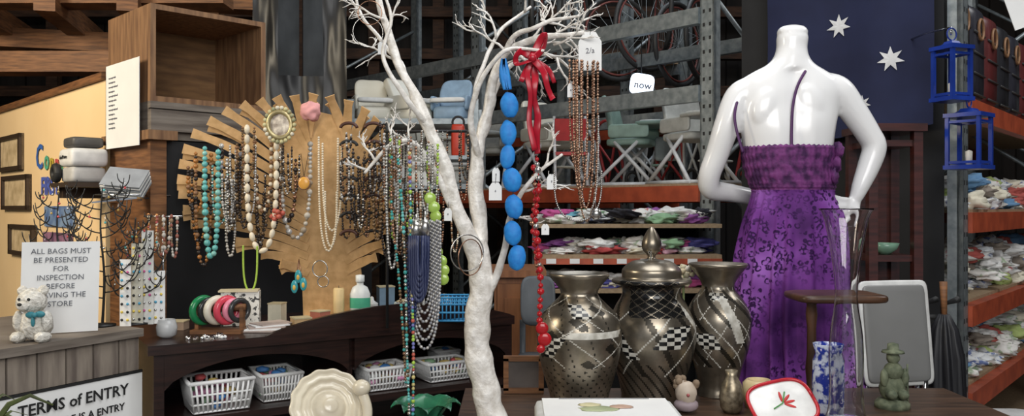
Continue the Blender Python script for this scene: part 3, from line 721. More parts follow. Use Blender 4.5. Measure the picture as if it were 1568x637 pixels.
b=B('cloth_doll_head');q=P(1072,612,2.36);b.ell((q.x,q.y,TT+.055),(.03,.028,.035),C(.6,.5,.4),16,12,nz=.15);b.ell((q.x,q.y-.0,TT+.022),(.035,.03,.02),C(.35,.28,.3),14,10,nz=.1);b.ell((q.x,q.y-.028,TT+.055),.005,C(.4,.1,.1),8,6)
for i in range(16):b.ell((q.x+R(-.03,.03),q.y+R(0,.02),TT+R(.07,.095)),.011,C(.25,.18,.12,.9),7,5)
b.done()
b=B('boxed_print')
b.rbox((.245,2.1,TT+.034),(.37,.3,.066),C(.8,.81,.79,.4),.08);b.box((.245,2.1,TT+.069),(.33,.26,.003),PAPER)
for e in((0,.12,.24,.002),(0,-.12,.24,.002)):b.box((.245,2.1+e[1],TT+.071),(.24,.003,.002),PENCIL)
b.ell((.22,2.11,TT+.071),(.05,.03,.002),C(.45,.5,.3),20,8,nz=.3);b.ell((.28,2.13,TT+.072),(.03,.02,.002),C(.6,.4,.3),14,8,nz=.3);b.ell((.2,2.15,TT+.072),(.03,.02,.002),C(.7,.65,.4),14,8,nz=.3)
b.done()
b=B('red_rimmed_platter')
q=P(1222,634,2.2);Mx=Matrix.Rotation(.8,3,'X')@Matrix.Rotation(.25,3,'Z')
q.z=TT+.06
b.rbox(q,(.17,.13,.012),C(.82,.82,.8,.2),.6,rot=Mx)
rr=[]
for i in range(41):
    a=2*PI*i/40;ca,sa=math.cos(a),math.sin(a);p=Vector((math.copysign(abs(ca)**.6,ca)*.087,math.copysign(abs(sa)**.6,sa)*.067,.006));rr.append(q+Mx@p)
b.tube(rr,.005,C(.5,.02,.03,.2),8)
for a in(-.6,0,.6,1.4):b.ell(q+Mx@Vector((.02*math.cos(a),.02*math.sin(a),.007)),(.016,.004,.002),C(.6,.04,.04),12,6,M=Mx@Matrix.Rotation(a,3,'Z'))
b.tube([q+Mx@Vector((-.03,-.01,.008)),q+Mx@Vector((0,.0,.008)),q+Mx@Vector((.02,.03,.008))],.002,C(.1,.35,.1),6)
b.box((q.x,q.y+.035,TT+.02),(.05,.03,.04),WOOD)
b.done()
s=2.2/F;c=P(1322,0,2.2);c.z=TT
outp=[(33,0),(33,8),(27,30),(25,70),(26,110),(24,150),(18,190),(17,215),(20,250),(26,290),(33,325),(41,342)]
pf=cr(outp,5);ip=[(max(1,a-1.4),max(h,12)) for a,h in pf[::-1]]
b=B('tall_glass_vase');b.lathe([(a*s,h*s) for a,h in [(1,0)]+pf+ip+[(1,12)]],c,GLASS,40)
b.done()
BP=mat('blue_pattern_china',(.6,.66,.8),(.02,.04,.32),.15,scale=45,lo=.46,hi=.56)
simple('blue_patterned_vase',1294,2.33,[(20,0),(23,10),(24,50),(23,85),(19,97),(23,112),(20,112),(16,98),(1,90)],BP)
b=B('wooden_pedestal_stand')
y=2.5;x0=P(1236,0,y).x;x1=P(1372,0,y).x;zt=CZ-(457-325)/F*y
b.rbox(((x0+x1)/2,y,zt-.012),(x1-x0,.2,.024),mat('walnut',(.11,.05,.025),(.05,.025,.014),.35,scale=8,st=(1,6,1)),.3)
cx=P(1268,0,y).x
pr=[(.045,0),(.05,.01),(.03,.03),(.014,.05),(.018,.1),(.014,.14),(.013,.22),(.017,.26),(.014,.29),(.02,zt-TT-.024)]
b.lathe(pr,(cx,y,TT),MC['walnut'],20);b.done()
GR=mat('moss_green_stone',(.17,.19,.12),(.06,.075,.045),.8,scale=40,bump=.4)
b=B('garden_figurine');s=2.42/F;c=P(1394,0,2.42);c.z=TT
e=lambda dx,dy,dz,r:b.ell((c.x+dx*s,c.y+dy*s,c.z+dz*s),[a*s for a in r],GR,14,10,nz=.1)
b.lathe([(26*s,0),(26*s,8*s),(20*s,14*s),(.001,14*s)],c,GR,20)
e(0,0,32,(20,16,22));e(0,-4,58,(15,13,14));e(0,-3,79,(10,10,11));e(-16,-8,48,(6,7,14));e(16,-8,48,(6,7,14));e(-9,-16,24,(8,14,8));e(9,-16,24,(8,14,8))
b.lathe([(17*s,0),(16*s,3*s),(9*s,5*s),(8*s,14*s),(.001,16*s)],c+Vector((0,-.005,86*s)),GR,18)
b.tube([c+Vector((20*s,-10*s,0)),c+Vector((18*s,-12*s,70*s))],.003,GR,6)
b.done()
b=B('green_leaf_planter');c=P(702,0,2.0);c.z=TT;LG=mat('green_leaf_glaze',(.04,.2,.1),(.015,.09,.05),.25,scale=20)
c.y=2.02;c.x=-.21
b.lathe([(.03,0),(.045,.02),(.05,.07),(.045,.07),(.04,.03),(.001,.02)],c,LG,20)
for i in range(9):
    a=i/9*2*PI;dx,dy=math.cos(a),math.sin(a);rr=[]
    for k in range(7):
        t=k/6;w=.03*math.sin(PI*min(.98,t*.85+.12));pc=c+Vector((dx*(.02+.065*t),dy*(.02+.065*t),.05+.07*math.sin(t*2.0)-.015*t));rr.append([pc+Vector((-dy*w,dx*w,.006)),pc,pc+Vector((dy*w,-dx*w,.006))])
    b.loft(rr,LG,cap=False,closed=False)
b.done()
b=B('cream_scalloped_dish')
CRM=mat('cream_glaze',(.74,.67,.52),(.62,.55,.42),.2,scale=10,coat=.4)
Rt_=Matrix.Rotation(.45,3,'Z')@Matrix.Rotation(1.05,3,'X')
c=Vector((-.435,1.98,TT+.105));rr=[]
for r,z in cr([(.03,-.05),(.05,-.045),(.07,-.02),(.088,.0),(.094,.006),(.09,.012),(.08,.006),(.07,.008),(.062,.0),(.05,.004),(.042,.0),(.032,.01),(.02,.016),(.014,.02),(.002,.022)],4):
    rr.append([c+Rt_@Vector((r*(1+.018*(r/.09)*math.cos(14*t))*math.cos(t),r*(1+.018*(r/.09)*math.cos(14*t))*math.sin(t),z)) for t in [2*PI*j/112 for j in range(112)]])
b.loft(rr,CRM)
b.lathe([(.06,0),(.05,.01),(.03,.03),(.03,.05)],(-.435,2.0,TT),CRM,24)
b.ell((-.36,1.99,TT+.15),(.022,.022,.02),CRM);b.tube(cr([(-.37,1.99,TT+.03),(-.35,1.98,TT+.06),(-.345,1.985,TT+.1),(-.36,1.99,TT+.145)],5),.012,CRM,10)
b.done()
b=B('wooden_photo_frame');c=P(818,625,2.62)
for dx,dz,w,h in((-.055,0,.016,.1),(.055,0,.016,.1),(0,.05,.126,.016),(0,-.05,.126,.016)):b.box((c.x+dx,c.y-.02,TT+.06+dz),(w,.015,h),WOOD)
b.box((c.x,c.y-.015,TT+.06),(.1,.004,.09),C(.12,.1,.09,.3));b.done()
# ================================================================ MANNEQUIN
D=2.95;s=D/F
MW=mat('mannequin_gloss_white',(.82,.815,.81),(.8,.795,.79),.2,scale=3,coat=.35)
b=B('dress_mannequin')
sec=[(40,1238,10,.02,0),(43,1238,19,.036,0),(50,1238,24,.047,0),(54,1238,22,.045,0),(60,1238,24,.05,0),(75,1237,23,.05,0),(90,1236,27,.055,0),(102,1235,38,.058,0),(113,1234,58,.062,0),(126,1233,76,.07,0),(145,1232,82,.082,0),(170,1231,79,.09,0),(200,1230,73,.095,-.005),(240,1232,67,.095,0),(280,1238,60,.085,0),(300,1240,59,.085,0),(340,1242,70,.1,0),(390,1243,80,.115,0),(430,1243,78,.11,0),(460,1243,66,.09,0)]
rr=[]
for v,u,hw,hd,dy in cr(sec,3):
    c=P(u,v,D);c.y+=dy
    rr.append([c+Vector((math.copysign(abs(math.cos(t))**.85,math.cos(t))*hw*s,math.copysign(abs(math.sin(t))**.9,math.sin(t))*hd+(.014*math.exp(-(math.cos(t)/.16)**2) if math.sin(t)<0 and 110<v<420 else 0),0)) for t in [2*PI*j/40 for j in range(40)]])
b.loft(rr[::-1],MW)
b.ell(P(1198,168,D-.065),(.05,.024,.075),MW,M=Matrix.Rotation(.3,3,'Y'));b.ell(P(1268,163,D-.065),(.05,.024,.075),MW,M=Matrix.Rotation(-.3,3,'Y'))
def limb(pts,rad):
    c=cr([(*P(u,v,D+dy),r) for (u,v,dy),r in zip(pts,rad)],5);b.tube([q[:3] for q in c],[q[3] for q in c],MW,18)
limb([(1176,138,0),(1154,152,0),(1136,195,.0),(1121,240,.02),(1108,276,.04),(1112,296,.07),(1145,302,.13),(1190,312,.17),(1210,330,.15)],[.045,.05,.046,.042,.039,.038,.034,.028,.02])
limb([(1288,132,0),(1310,143,0),(1334,175,.0),(1357,210,.0),(1366,230,.0),(1358,258,.0),(1345,290,-.005),(1337,310,-.005)],[.045,.053,.048,.043,.042,.039,.031,.023])
b.ell(P(1331,322,D-.005),(.03,.022,.036),MW,M=Matrix.Rotation(.35,3,'Y'))
for pts in([(1325,312),(1312,310),(1300,306),(1292,309)],[(1322,322),(1308,322),(1296,320),(1290,325)],[(1324,332),(1312,336),(1302,339),(1296,345)],[(1330,340),(1320,347),(1312,352),(1307,358)],[(1338,325),(1345,338),(1344,348),(1340,356)]):
    c=cr([P(u,v,D-.02) for u,v in pts],4);b.tube(c,[.0105-.003*i/len(c) for i in range(len(c))],MW,10)
for sx in(-1,1):
    hx=P(1243,0,D).x+sx*.085
    c=cr([(hx,D,1.24,.085),(hx+sx*.005,D-.01,1.0,.07),(hx,D,.86,.052),(hx,D+.01,.72,.05),(hx,D+.02,.58,.03),(hx,D+.02,.535,.034)],5);b.tube([q[:3] for q in c],[q[3] for q in c],MW,18)
    b.ell((hx,D+.08,.53),(.037,.1,.028),MW)
b.done(remesh=.0065,sm=5)
b=B('mannequin_plinth');q=P(1243,0,D);b.rbox((q.x,D+.04,.25),(.4,.36,.5),BLACKP,.1);b.done()
DR=bpy.data.materials.new('purple_leopard_chiffon');DR.use_nodes=True
nt=DR.node_tree;bs=nt.nodes['Principled BSDF'];bs.inputs['Roughness'].default_value=.75;bs.inputs['Specular IOR Level'].default_value=.2
L=nt.links;nn=nt.nodes.new
tc=nn('ShaderNodeTexCoord')
# warp coordinates so the rosettes are irregular
nw=nn('ShaderNodeTexNoise');nw.inputs['Scale'].default_value=30;nw.inputs['Detail'].default_value=2
sc=nn('ShaderNodeVectorMath');sc.operation='SCALE';sc.inputs['Scale'].default_value=.014
ad=nn('ShaderNodeVectorMath');ad.operation='ADD'
L.new(tc.outputs['Object'],nw.inputs['Vector']);L.new(nw.outputs['Color'],sc.inputs[0]);L.new(tc.outputs['Object'],ad.inputs[0]);L.new(sc.outputs[0],ad.inputs[1])
v1=nn('ShaderNodeTexVoronoi');v1.feature='F1';v1.inputs['Scale'].default_value=46;L.new(ad.outputs[0],v1.inputs['Vector'])
n1=nn('ShaderNodeTexNoise');n1.inputs['Scale'].default_value=4.5;n1.inputs['Detail'].default_value=3
n2=nn('ShaderNodeTexNoise');n2.inputs['Scale'].default_value=60
n3=nn('ShaderNodeTexNoise');n3.inputs['Scale'].default_value=4
for t in(n1,n2,n3):L.new(tc.outputs['Object'],t.inputs['Vector'])
def ramp(src,els):
    r=nn('ShaderNodeValToRGB');cr_=r.color_ramp
    cr_.elements[0].position=els[0][0];cr_.elements[0].color=els[0][1];cr_.elements[1].position=els[-1][0];cr_.elements[1].color=els[-1][1]
    for p_,c_ in els[1:-1]:e=cr_.elements.new(p_);e.color=c_
    L.new(src,r.inputs['Fac']);return r.outputs['Color']
K0=(0,0,0,1);K1=(1,1,1,1)
base=ramp(n1.outputs['Fac'],[(.34,(.05,.01,.085,1)),(.5,(.15,.035,.23,1)),(.66,(.32,.12,.47,1))])
ring=ramp(v1.outputs['Distance'],[(.2,K0),(.3,K1),(.46,K1),(.56,K0)])
brk=ramp(n2.outputs['Fac'],[(.4,K0),(.5,K1)])
area_=ramp(n3.outputs['Fac'],[(.36,K0),(.5,K1)])
m1=nn('ShaderNodeMath');m1.operation='MULTIPLY';m2=nn('ShaderNodeMath');m2.operation='MULTIPLY'
L.new(ring,m1.inputs[0]);L.new(brk,m1.inputs[1]);L.new(m1.outputs[0],m2.inputs[0]);L.new(area_,m2.inputs[1])
mx=nn('ShaderNodeMix');mx.data_type='RGBA';L.new(m2.outputs[0],mx.inputs[0]);L.new(base,mx.inputs[6]);mx.inputs[7].default_value=(.025,.004,.05,1);L.new(mx.outputs[2],bs.inputs['Base Color'])
SMK=mat('purple_smocking',(.17,.035,.17),(.045,.008,.06),.75,scale=28,bump=.6,lo=.4,hi=.6)
b=B('purple_sundress')
ds=[(229,1233,69,.106,1),(234,1232,73,.11,1),(262,1233,70,.106,1),(290,1238,66,.1,.8),(300,1239,63,.095,.6),(318,1240,68,.1,.8),(350,1241,78,.118,1.6),(400,1240,86,.135,2.2),(460,1240,91,.145,3),(520,1242,96,.15,4),(570,1245,98,.155,5),(604,1246,100,.16,6)]
rr=[];NS=200;vv_=[]
for v,u,hw,hd,am in cr(ds,8):
    c=P(u,v,D);ring=[];vv_.append(v)
    for j in range(NS):
        t=2*PI*j/NS
        if v<300:
            k=1+.014*math.sin(50*t+.8*math.sin(v*.5))+.014*math.sin(v*1.25)
            zt=-16*(math.sin(t)>0)*(v<262)*math.sin(t)+(1.0*math.sin(50*t) if v<232 else 0)
        else:
            k=1+am*.018*(math.sin(17*t+.006*(v-300)+math.sin(3*t)*2)+.6*math.sin(31*t+.01*v)+.7*math.sin(7*t+1));zt=0
        ring.append(c+Vector((math.cos(t)*hw*s*k,math.sin(t)*hd*k,zt*s)))
    rr.append(ring)
b.loft(rr,lambda i,j:SMK if vv_[i]<297 else DR,cap=False)
for u0 in range(3):b.ell(P(1310-4*u0,236+20*u0,D-.05),(.016,.03,.03),SMK,14,10,nz=.5,ns=30)
def strap(pts):
    b.tube([P(*p) for p in cr(pts,6)],.005,C(.07,.015,.09),8,flat=.5)
strap([(1161,238,D-.078),(1153,212,D-.073),(1148,185,D-.066),(1151,162,D-.05),(1162,136,D-.01),(1172,150,D+.07)])
strap([(1237,232,D-.1),(1237,200,D-.097),(1239,165,D-.094),(1246,135,D-.082),(1258,112,D-.06),(1266,104,D-.01),(1266,125,D+.06)])
b.done()

# ================================================================ RIGHT SIDE: FLAG, RACKS
ra=(1.96,3.62);rd=(.656,.755);rb=(-.755,.656)
BOARD=mat('particle_board',(.36,.26,.16),(.28,.2,.12),.8,scale=60)
def rack_bay(name,o,d,bk,bays,depth,zs,ztop,board_z=None):
    b=B(name)
    Lx=0
    for i,bw in enumerate([0]+bays):
        Lx+=bw
        for k in(0,depth):
            b.ob(o,d,bk,Lx-.045,Lx+.045,k-.012,k+.012,0,ztop,GALV);b.ob(o,d,bk,Lx-.045,Lx-.035,k-.012,k+.05,0,ztop,GALV);b.ob(o,d,bk,Lx+.035,Lx+.045,k-.012,k+.05,0,ztop,GALV)
        f=lambda k,z:Vector((o[0]+d[0]*Lx+bk[0]*k,o[1]+d[1]*Lx+bk[1]*k,z))
        z=.2;q=0
        while z<ztop-.5:
            b.tube([f(0.02,z),f(depth-.02,z+.5)] if q%2 else [f(depth-.02,z),f(.02,z+.5)],.014,GALV,6);z+=.5;q+=1
        z=.1
        while z<ztop:
            for o_ in(-.02,.02):b.ob(o,d,bk,Lx+o_-.007,Lx+o_+.007,-.0135,-.0125,z,z+.02,INK)
            z+=.075
    for z,m in zs:
        for k in(0,depth):b.ob(o,d,bk,.045,Lx-.045,k-.03,k+.02,z-.1,z-.01,m)
        if board_z is None or z in board_z:b.ob(o,d,bk,.05,Lx-.05,.02,depth-.02,z-.012,z+.004,BOARD)
    return b.done()
rack_bay('linen_pallet_rack',ra,rd,rb,[2.2,1.6],.75,[(1.99,ORANGE),(1.49,ORANGE),(1.08,ORANGE),(.7,ORANGE),(.25,ORANGE)],3.6)
qa=(1.08,4.58);qd=(-.686,.728);qb=(.728,.686)
rack_bay('galvanised_pallet_rack',qa,qd,qb,[1.95,1.95],.9,[(2.62,GALV),(2.19,GALV),(1.635,ORANGE)],3.6,(1.635,))
rack_bay('galvanised_pallet_rack',(.9,6.6),(-.686,.728),qb,[1.2,.9],.8,[(2.75,GALV),(2.15,ORANGE),(1.6,ORANGE)],4.2)
clothcols=[C(.8,.8,.78,.9),C(.75,.76,.74,.9),C(.55,.1,.3,.9),C(.1,.1,.35,.9),C(.3,.5,.3,.9),C(.8,.75,.6,.9),C(.6,.1,.1,.9),C(.15,.4,.5,.9),C(.03,.03,.04,.9),C(.7,.4,.5,.9),C(.3,.1,.35,.9)]
PRT=mat('floral_linen',(.82,.8,.76),(.35,.45,.3),.9,scale=25,lo=.36,hi=.46);PRT2=mat('red_floral_linen',(.8,.79,.76),(.5,.15,.15),.9,scale=22,lo=.34,hi=.42);PRT3=mat('blue_print_linen',(.75,.77,.78),(.15,.2,.4),.9,scale=30,lo=.38,hi=.46)
def pile(name,o,d,bk,l0,l1,k0,k1,z,n,cols,sz=(.1,.03),layers=2):
    b=B(name)
    for i in range(n):
        lay=i%layers;l=l0+(l1-l0)*((i+.5)/n)+R(-.03,.03);k=R(k0,k1);w=R(.7,1.3)*sz[0];h=R(.7,1.2)*sz[1]
        p=Vector((o[0]+d[0]*l+bk[0]*k,o[1]+d[1]*l+bk[1]*k,z+h*.92+lay*sz[1]*1.5))
        b.ell(p,(w,w*.8,h),random.choice(cols),24,14,M=Matrix.Rotation(R(0,3),3,'Z')@Matrix.Rotation(R(-.15,.15),3,'X'),nz=.75,ns=9)
    b.done()
lin=[clothcols[0],clothcols[5],PRT,PRT2,PRT3,C(.45,.55,.2,.9),clothcols[0],C(.35,.3,.25,.9),PRT,C(.5,.12,.1,.9),C(.15,.3,.5,.9)]
for z,lay in((1.494,3),(1.084,4),(.704,3)):pile('folded_linen_pile',ra,rd,rb,.14,2.1,.06,.3,z,64,lin,(.085,.034),lay);pile('folded_linen_pile',ra,rd,rb,2.35,3.6,.1,.3,z,22,lin,(.1,.035),lay)
so=(P(835,0,4.25).x,4.25);sd=(1,0);sb=(0,1);SL=P(1128,0,4.25).x-so[0]
b=B('clothing_display_shelf')
zs=[CZ-(v-325)/F*4.25 for v in(350,398,452,520)]
for z in zs:b.ob(so,sd,sb,0,SL,0,.5,z-.02,z,BOARD)
b.ob(so,sd,sb,0,SL,-.01,0,zs[1]-.05,zs[1]-.02,ORANGE)
for l in(0,SL-.03):b.ob(so,sd,sb,l,l+.03,.4,.48,0,zs[0]-.02,GALV)
b.ob(so,sd,sb,0,SL,.5,.52,0,zs[0],BLACKP)
for i in range(7):b.ob(so,sd,sb,.06+.12*i,.11+.12*i,-.013,-.0105,zs[1]-.045,zs[1]-.02,PAPER)
b.done()
cl2=clothcols+[PRT,PRT2,PRT3,clothcols[0],clothcols[5]]
for z,n in((zs[0],34),(zs[1],34),(zs[2],20)):pile('folded_clothes_pile',so,sd,sb,.08,SL-.08,.06,.3,z,n,cl2,(.075,.022),2)
b=B('added_dark_backing');b.ob(ra,rd,rb,-.055,-.05,.06,1.0,0,3.6,BLACKP);b.done()  # black sheet added on the end frame for the darkness below the flag
FA=Vector((1.80,3.56));FB=Vector((1.235,4.03))
FLAG=mat('navy_flag_cloth',(.014,.019,.06),(.009,.012,.04),.85,scale=4)
def fpos(sv,z,off=0):
    q=FA+(FB-FA)*sv;nrm=Vector((FB.y-FA.y,-(FB.x-FA.x))).normalized();nrm=-nrm if nrm.y>0 else nrm
    w=.018*math.sin(sv*11+z*2)+.02*noise.noise(Vector((sv*3,z*2,0)));q=q+nrm*(w+off-.0);return Vector((q.x,q.y,z))
def fuv(u,v):
    k=(u-800)/F;dx=FB-FA;sv=(k*FA.y-FA.x)/(dx.x-k*dx.y);y=FA.y+dx.y*sv;return sv,CZ-(v-325)/F*y
b=B('navy_star_flag')
rr=[]
for i in range(31):
    t=i/30;z=2.75-(2.75-1.86)*t
    rr.append([fpos(j/40,z-(.07*(j/40)*t)) for j in range(41)])
b.loft(rr,FLAG,cap=False,closed=False)
STW=C(.7,.7,.7,.8)
for u,v,r in((1309,40,.056),(1393,93,.056),(1349,163,.04),(1290,-60,.06)):
    sv,z=fuv(u,v);vs=[fpos(sv,z,.006)]
    for i in range(14):
        a=PI/2+i*PI/7;q=r if i%2==0 else r*.45;vs.append(fpos(sv-q*math.cos(a)/.735,z+q*math.sin(a),.006))
    b.add(vs,[(0,i+1,(i+1)%14+1) for i in range(14)],STW,False)
b.tube([fpos(0,2.75),fpos(1,2.75)],.012,GALV);b.done()
MAH=mat('red_mahogany',(.07,.016,.012),(.03,.008,.006),.35,scale=8,st=(1,1,8),coat=.3)
b=B('glazed_mahogany_cabinet')
y0=3.3;x0=P(1362,0,y0).x;x1=P(1432,0,y0).x;zt=CZ-(200-325)/F*y0
b.box(((x0+x1)/2,y0+.1,zt),(x1-x0+.05,.28,.03),MAH)
for x in(x0,x1):
    for yy in(y0,y0+.2):b.box((x,yy,zt/2),(.035,.035,zt),MAH)
for z in(.3,1.18,1.3,zt-.06):b.box(((x0+x1)/2,y0+.1,z),(x1-x0,.2,.025),MAH)
b.box(((x0+x1)/2,y0+.21,zt/2),(x1-x0,.015,zt),MAH)
b.box(((x0+x1)/2,y0,.6),(x1-x0,.015,1.15),MAH)
b.done()
b=B('green_glass_bowl');b.lathe([(.02,0),(.045,.02),(.055,.045),(.05,.045),(.04,.022),(.001,.01)],((x0+x1)/2,y0+.08,1.313),C(.2,.35,.25,.2),20);b.done()
BLU=mat('blue_enamel',(.015,.045,.3),(.01,.03,.2),.3,scale=10)
def lantern(u0,v0,u1,v1,d,rz):
    b=B('blue_lantern');s=d/F;W_=(u1-u0)*s*.72;H=(v1-v0)*s;c=P((u0+u1)/2,v1,d);M=Matrix.Rotation(rz,4,'Z');b.M=Matrix.Translation(c)@M
    h=H*.8
    for x in(-1,1):
        for y in(-1,1):b.box((x*W_/2,y*W_/2,h/2),(.014,.014,h),BLU)
    for z in(0.006,h):b.box((0,0,z),(W_+.024,W_+.024,.016),BLU)
    for y in(-1,1):
        b.box((0,y*W_/2,h*.12),(W_,.006,.01),BLU);b.box((0,y*W_/2,h*.88),(W_,.006,.01),BLU);b.box((y*W_/2,0,h*.12),(.006,W_,.01),BLU);b.box((y*W_/2,0,h*.88),(.006,W_,.01),BLU)
    b.loft([[Vector((x*k,y*k,z)) for x,y in((-1,-1),(1,-1),(1,1),(-1,1))] for k,z in((W_/2+.005,h),(W_*.3,h*1.07),(W_*.24,h*1.09),(W_*.2,h*1.13),(.005,h*1.15))],BLU,smooth=False)
    b.torus((0,0,h*1.15+.025),.024,.003,BLU)
    b.lathe([(.012,.01),(.013,.07),(.002,.075)],(0,0,0),C(.8,.75,.65),12)
    b.done()
lantern(1462,55,1512,158,3.3,.35);lantern(1482,160,1546,264,3.3,.7)
b=B('lantern_hanger');
for u,v in((1486,55),(1514,160)):
    q=P(u,v,3.3);b.tube([q+Vector((0,0,0)),q+Vector((0,.0,.03)),q+Vector((0,.2,.05)),q+Vector((.0,.36,.05))],.004,CHROME,6)
b.done()
b=B('stacked_suitcases')
for i in range(7):
    l=.25+i*.3;q=Vector((ra[0]+rd[0]*l+rb[0]*.25,ra[1]+rd[1]*l+rb[1]*.25,2.0+.25))
    Mr=Matrix.Rotation(math.atan2(rd[1],rd[0]),3,'Z')@Matrix.Rotation(PI/2,3,'X')
    b.rbox(q,(.26,.5,.4),[C(.02,.02,.024,.4),C(.03,.03,.04,.35),C(.1,.018,.018,.45)][i%3],.35,rot=Mr)
    nv=Vector((rb[0],rb[1],0));b.torus(q-nv*.21+Vector((0,0,.12)),.05,.007,C(.3,.16,.08),Matrix.Rotation(math.atan2(rd[1],rd[0]),3,'Z'),16,6)
    for k in(-.2,-.1,0,.1):b.tube([q-nv*.203+Vector((rd[0]*.11,rd[1]*.11,k)),q-nv*.203+Vector((-rd[0]*.11,-rd[1]*.11,k))],.006,C(.05,.05,.05),6)
b.done()
b=B('hanging_price_card')
q=P(1575,-10,2.9);M=Matrix.Rotation(-.35,3,'Y');vv=[q+M@Vector(v) for v in((-.02,0,-.13),(.11,0,-.13),(.11,0,.12),(-.02,0,.12))]
b.add(vv+[v+Vector((0,.002,0)) for v in vv],[(0,1,2,3),(7,6,5,4)],PAPER,False);b.tube([q+Vector((0,0,.1)),q+Vector((0,.1,.6))],.001,INK,4);b.done()
b=B('folding_tray_board')
d=2.86;c=P(1400,520,d);Mr=Matrix.Rotation(.2,3,'Z')@Matrix.Rotation(PI/2-.12,3,'X')
b.rbox(c,(.27,.36,.014),C(.66,.66,.64,.35),.16,rot=Mr);b.rbox(c-Vector((.003,.011,0)),(.24,.33,.012),mat('grey_laminate',(.2,.2,.195),(.16,.16,.155),.4,scale=3),.13,rot=Mr)
for sx in(-.1,.1):b.tube([c+Vector((sx,.03,.12)),Vector((c.x+sx,c.y+.12,.01))],.01,CHROME);b.tube([c+Vector((sx,.0,-.12)),Vector((c.x+sx,c.y-.02,.01))],.01,CHROME)
b.done()
b=B('black_umbrella');UM=mat('umbrella_nylon',(.012,.012,.015),None,.5)
t=P(1474,440,2.9);bt=Vector((t.x+.03,2.9,.0));ax=(t-bt).normalized();H=(t-bt).length
rr=[]
for k,(r,h) in enumerate([(.006,.05),(.012,.12),(.03,.3),(.045,.6),(.055,.8),(.05,.98),(.035,1.08),(.015,1.13)]):
    cc=bt+ax*h;rr.append([cc+Vector((math.cos(a)*r*(1+.25*math.cos(8*a+h*3)),math.sin(a)*r*(1+.25*math.cos(8*a+h*3)),0)) for a in [2*PI*j/48 for j in range(48)]])
b.loft(rr,UM);b.tube([bt,bt+ax*1.12],.005,CHROME,8)
b.tube([bt+ax*1.1,bt+ax*(H-.06),bt+ax*H],[.009,.011,.013],WOOD,10)
b.done()
b=B('black_metal_walker')
for u in(1458,1492):q=P(u,480,2.98);b.tube([(q.x,q.y+.08,0),(q.x,q.y+.08,q.z),(q.x,q.y-.02,q.z+.03)],.012,INK)
for v in(500,560):b.tube([P(1458,v,2.98)+Vector((0,.08,0)),P(1492,v,2.98)+Vector((0,.08,0))],.01,INK)
b.done()
b=B('white_storage_bin');q=P(1560,640,3.3);b.rbox((q.x,q.y,.32),(.4,.34,.63),C(.5,.5,.5,.5),.2);b.rbox((q.x,q.y,.65),(.43,.37,.03),C(.7,.7,.69,.5),.2);b.done()

# ================================================================ MIDDLE BACKGROUND
OW=mat('orange_cabinet_wood',(.3,.12,.045),(.19,.07,.026),.4,scale=6,st=(6,6,.7))
b=B('wooden_cupboard')
y=3.62;x0=P(772,0,y).x;x1=P(846,0,y).x
b.box(((x0+x1)/2,y+.2,.6),(x1-x0,.38,1.2),OW);b.box(((x0+x1)/2,y,.62),(x1-x0-.03,.02,1.1),OW);b.box(((x0+x1)/2,y-.012,.62),(x1-x0-.09,.012,.98),OW);b.box(((x0+x1)/2,y+.18,1.215),(x1-x0+.04,.42,.03),OW)
b.ell((x0+.035,y-.03,1.0),.016,C(.4,.33,.2,.3,.8),14,10);b.done()
b=B('grey_plastic_chair_back')
q=P(840,470,3.35);b.rbox(q,(.14,.2,.03),C(.08,.09,.1,.5),.5,rot=Matrix.Rotation(1.4,3,'X'),bow=.03)
for sx in(-.06,.06):b.tube([q+Vector((sx,.02,-.08)),(q.x+sx,q.y+.04,0)],.012,C(.08,.09,.1,.5))
b.rbox((q.x,q.y-.05,.9),(.16,.2,.03),C(.08,.09,.1,.5),.5);b.done()
CRW=mat('cream_plastic',(.66,.64,.55),(.58,.55,.46),.35,scale=6)
def high_chair(pos,rz,k=1.,col=CRW,leg=C(.6,.61,.62,.3)):
    b=B('high_chair');b.M=Matrix.Translation(pos)@Matrix.Rotation(rz,4,'Z')@Matrix.Scale(k,4)
    b.rbox((0,0,.3),(.32,.3,.05),col,.4);b.rbox((0,.15,.46),(.3,.34,.04),col,.45,rot=Matrix.Rotation(1.35,3,'X'),bow=.04)
    b.rbox((0,-.17,.42),(.4,.24,.03),col,.5);b.rbox((0,-.17,.437),(.34,.18,.012),C(.7,.7,.68),.5)
    for sx in(-1,1):
        b.rbox((sx*.17,-.02,.37),(.025,.28,.09),col,.4)
        b.tube([(sx*.15,.08,.3),(sx*.2,-.2,.0)],.013,leg);b.tube([(sx*.15,-.08,.3),(sx*.2,.22,.0)],.013,leg);b.tube([(sx*.2,-.2,.012),(sx*.2,.22,.012)],.013,leg)
    b.tube([(-.2,-.2,.012),(.2,-.2,.012)],.012,leg);b.tube([(-.2,.22,.012),(.2,.22,.012)],.012,leg);b.rbox((0,-.2,.14),(.24,.08,.015),col,.4)
    b.done()
def Q(l,k,z):return Vector((qa[0]+qd[0]*l+qb[0]*k,qa[1]+qd[1]*l+qb[1]*k,z))
lv=1.64
high_chair(Q(.3,.3,lv),.5,.95,C(.5,.51,.48));high_chair(Q(.84,.38,lv),1.2,.95,C(.2,.3,.26));high_chair(Q(1.5,.3,lv),.7,1.0);high_chair(Q(2.3,.4,lv),-.3,1.0,C(.3,.3,.28));high_chair(Q(2.9,.4,lv),.6,1.0);high_chair(Q(3.4,.4,lv),.2,1.)
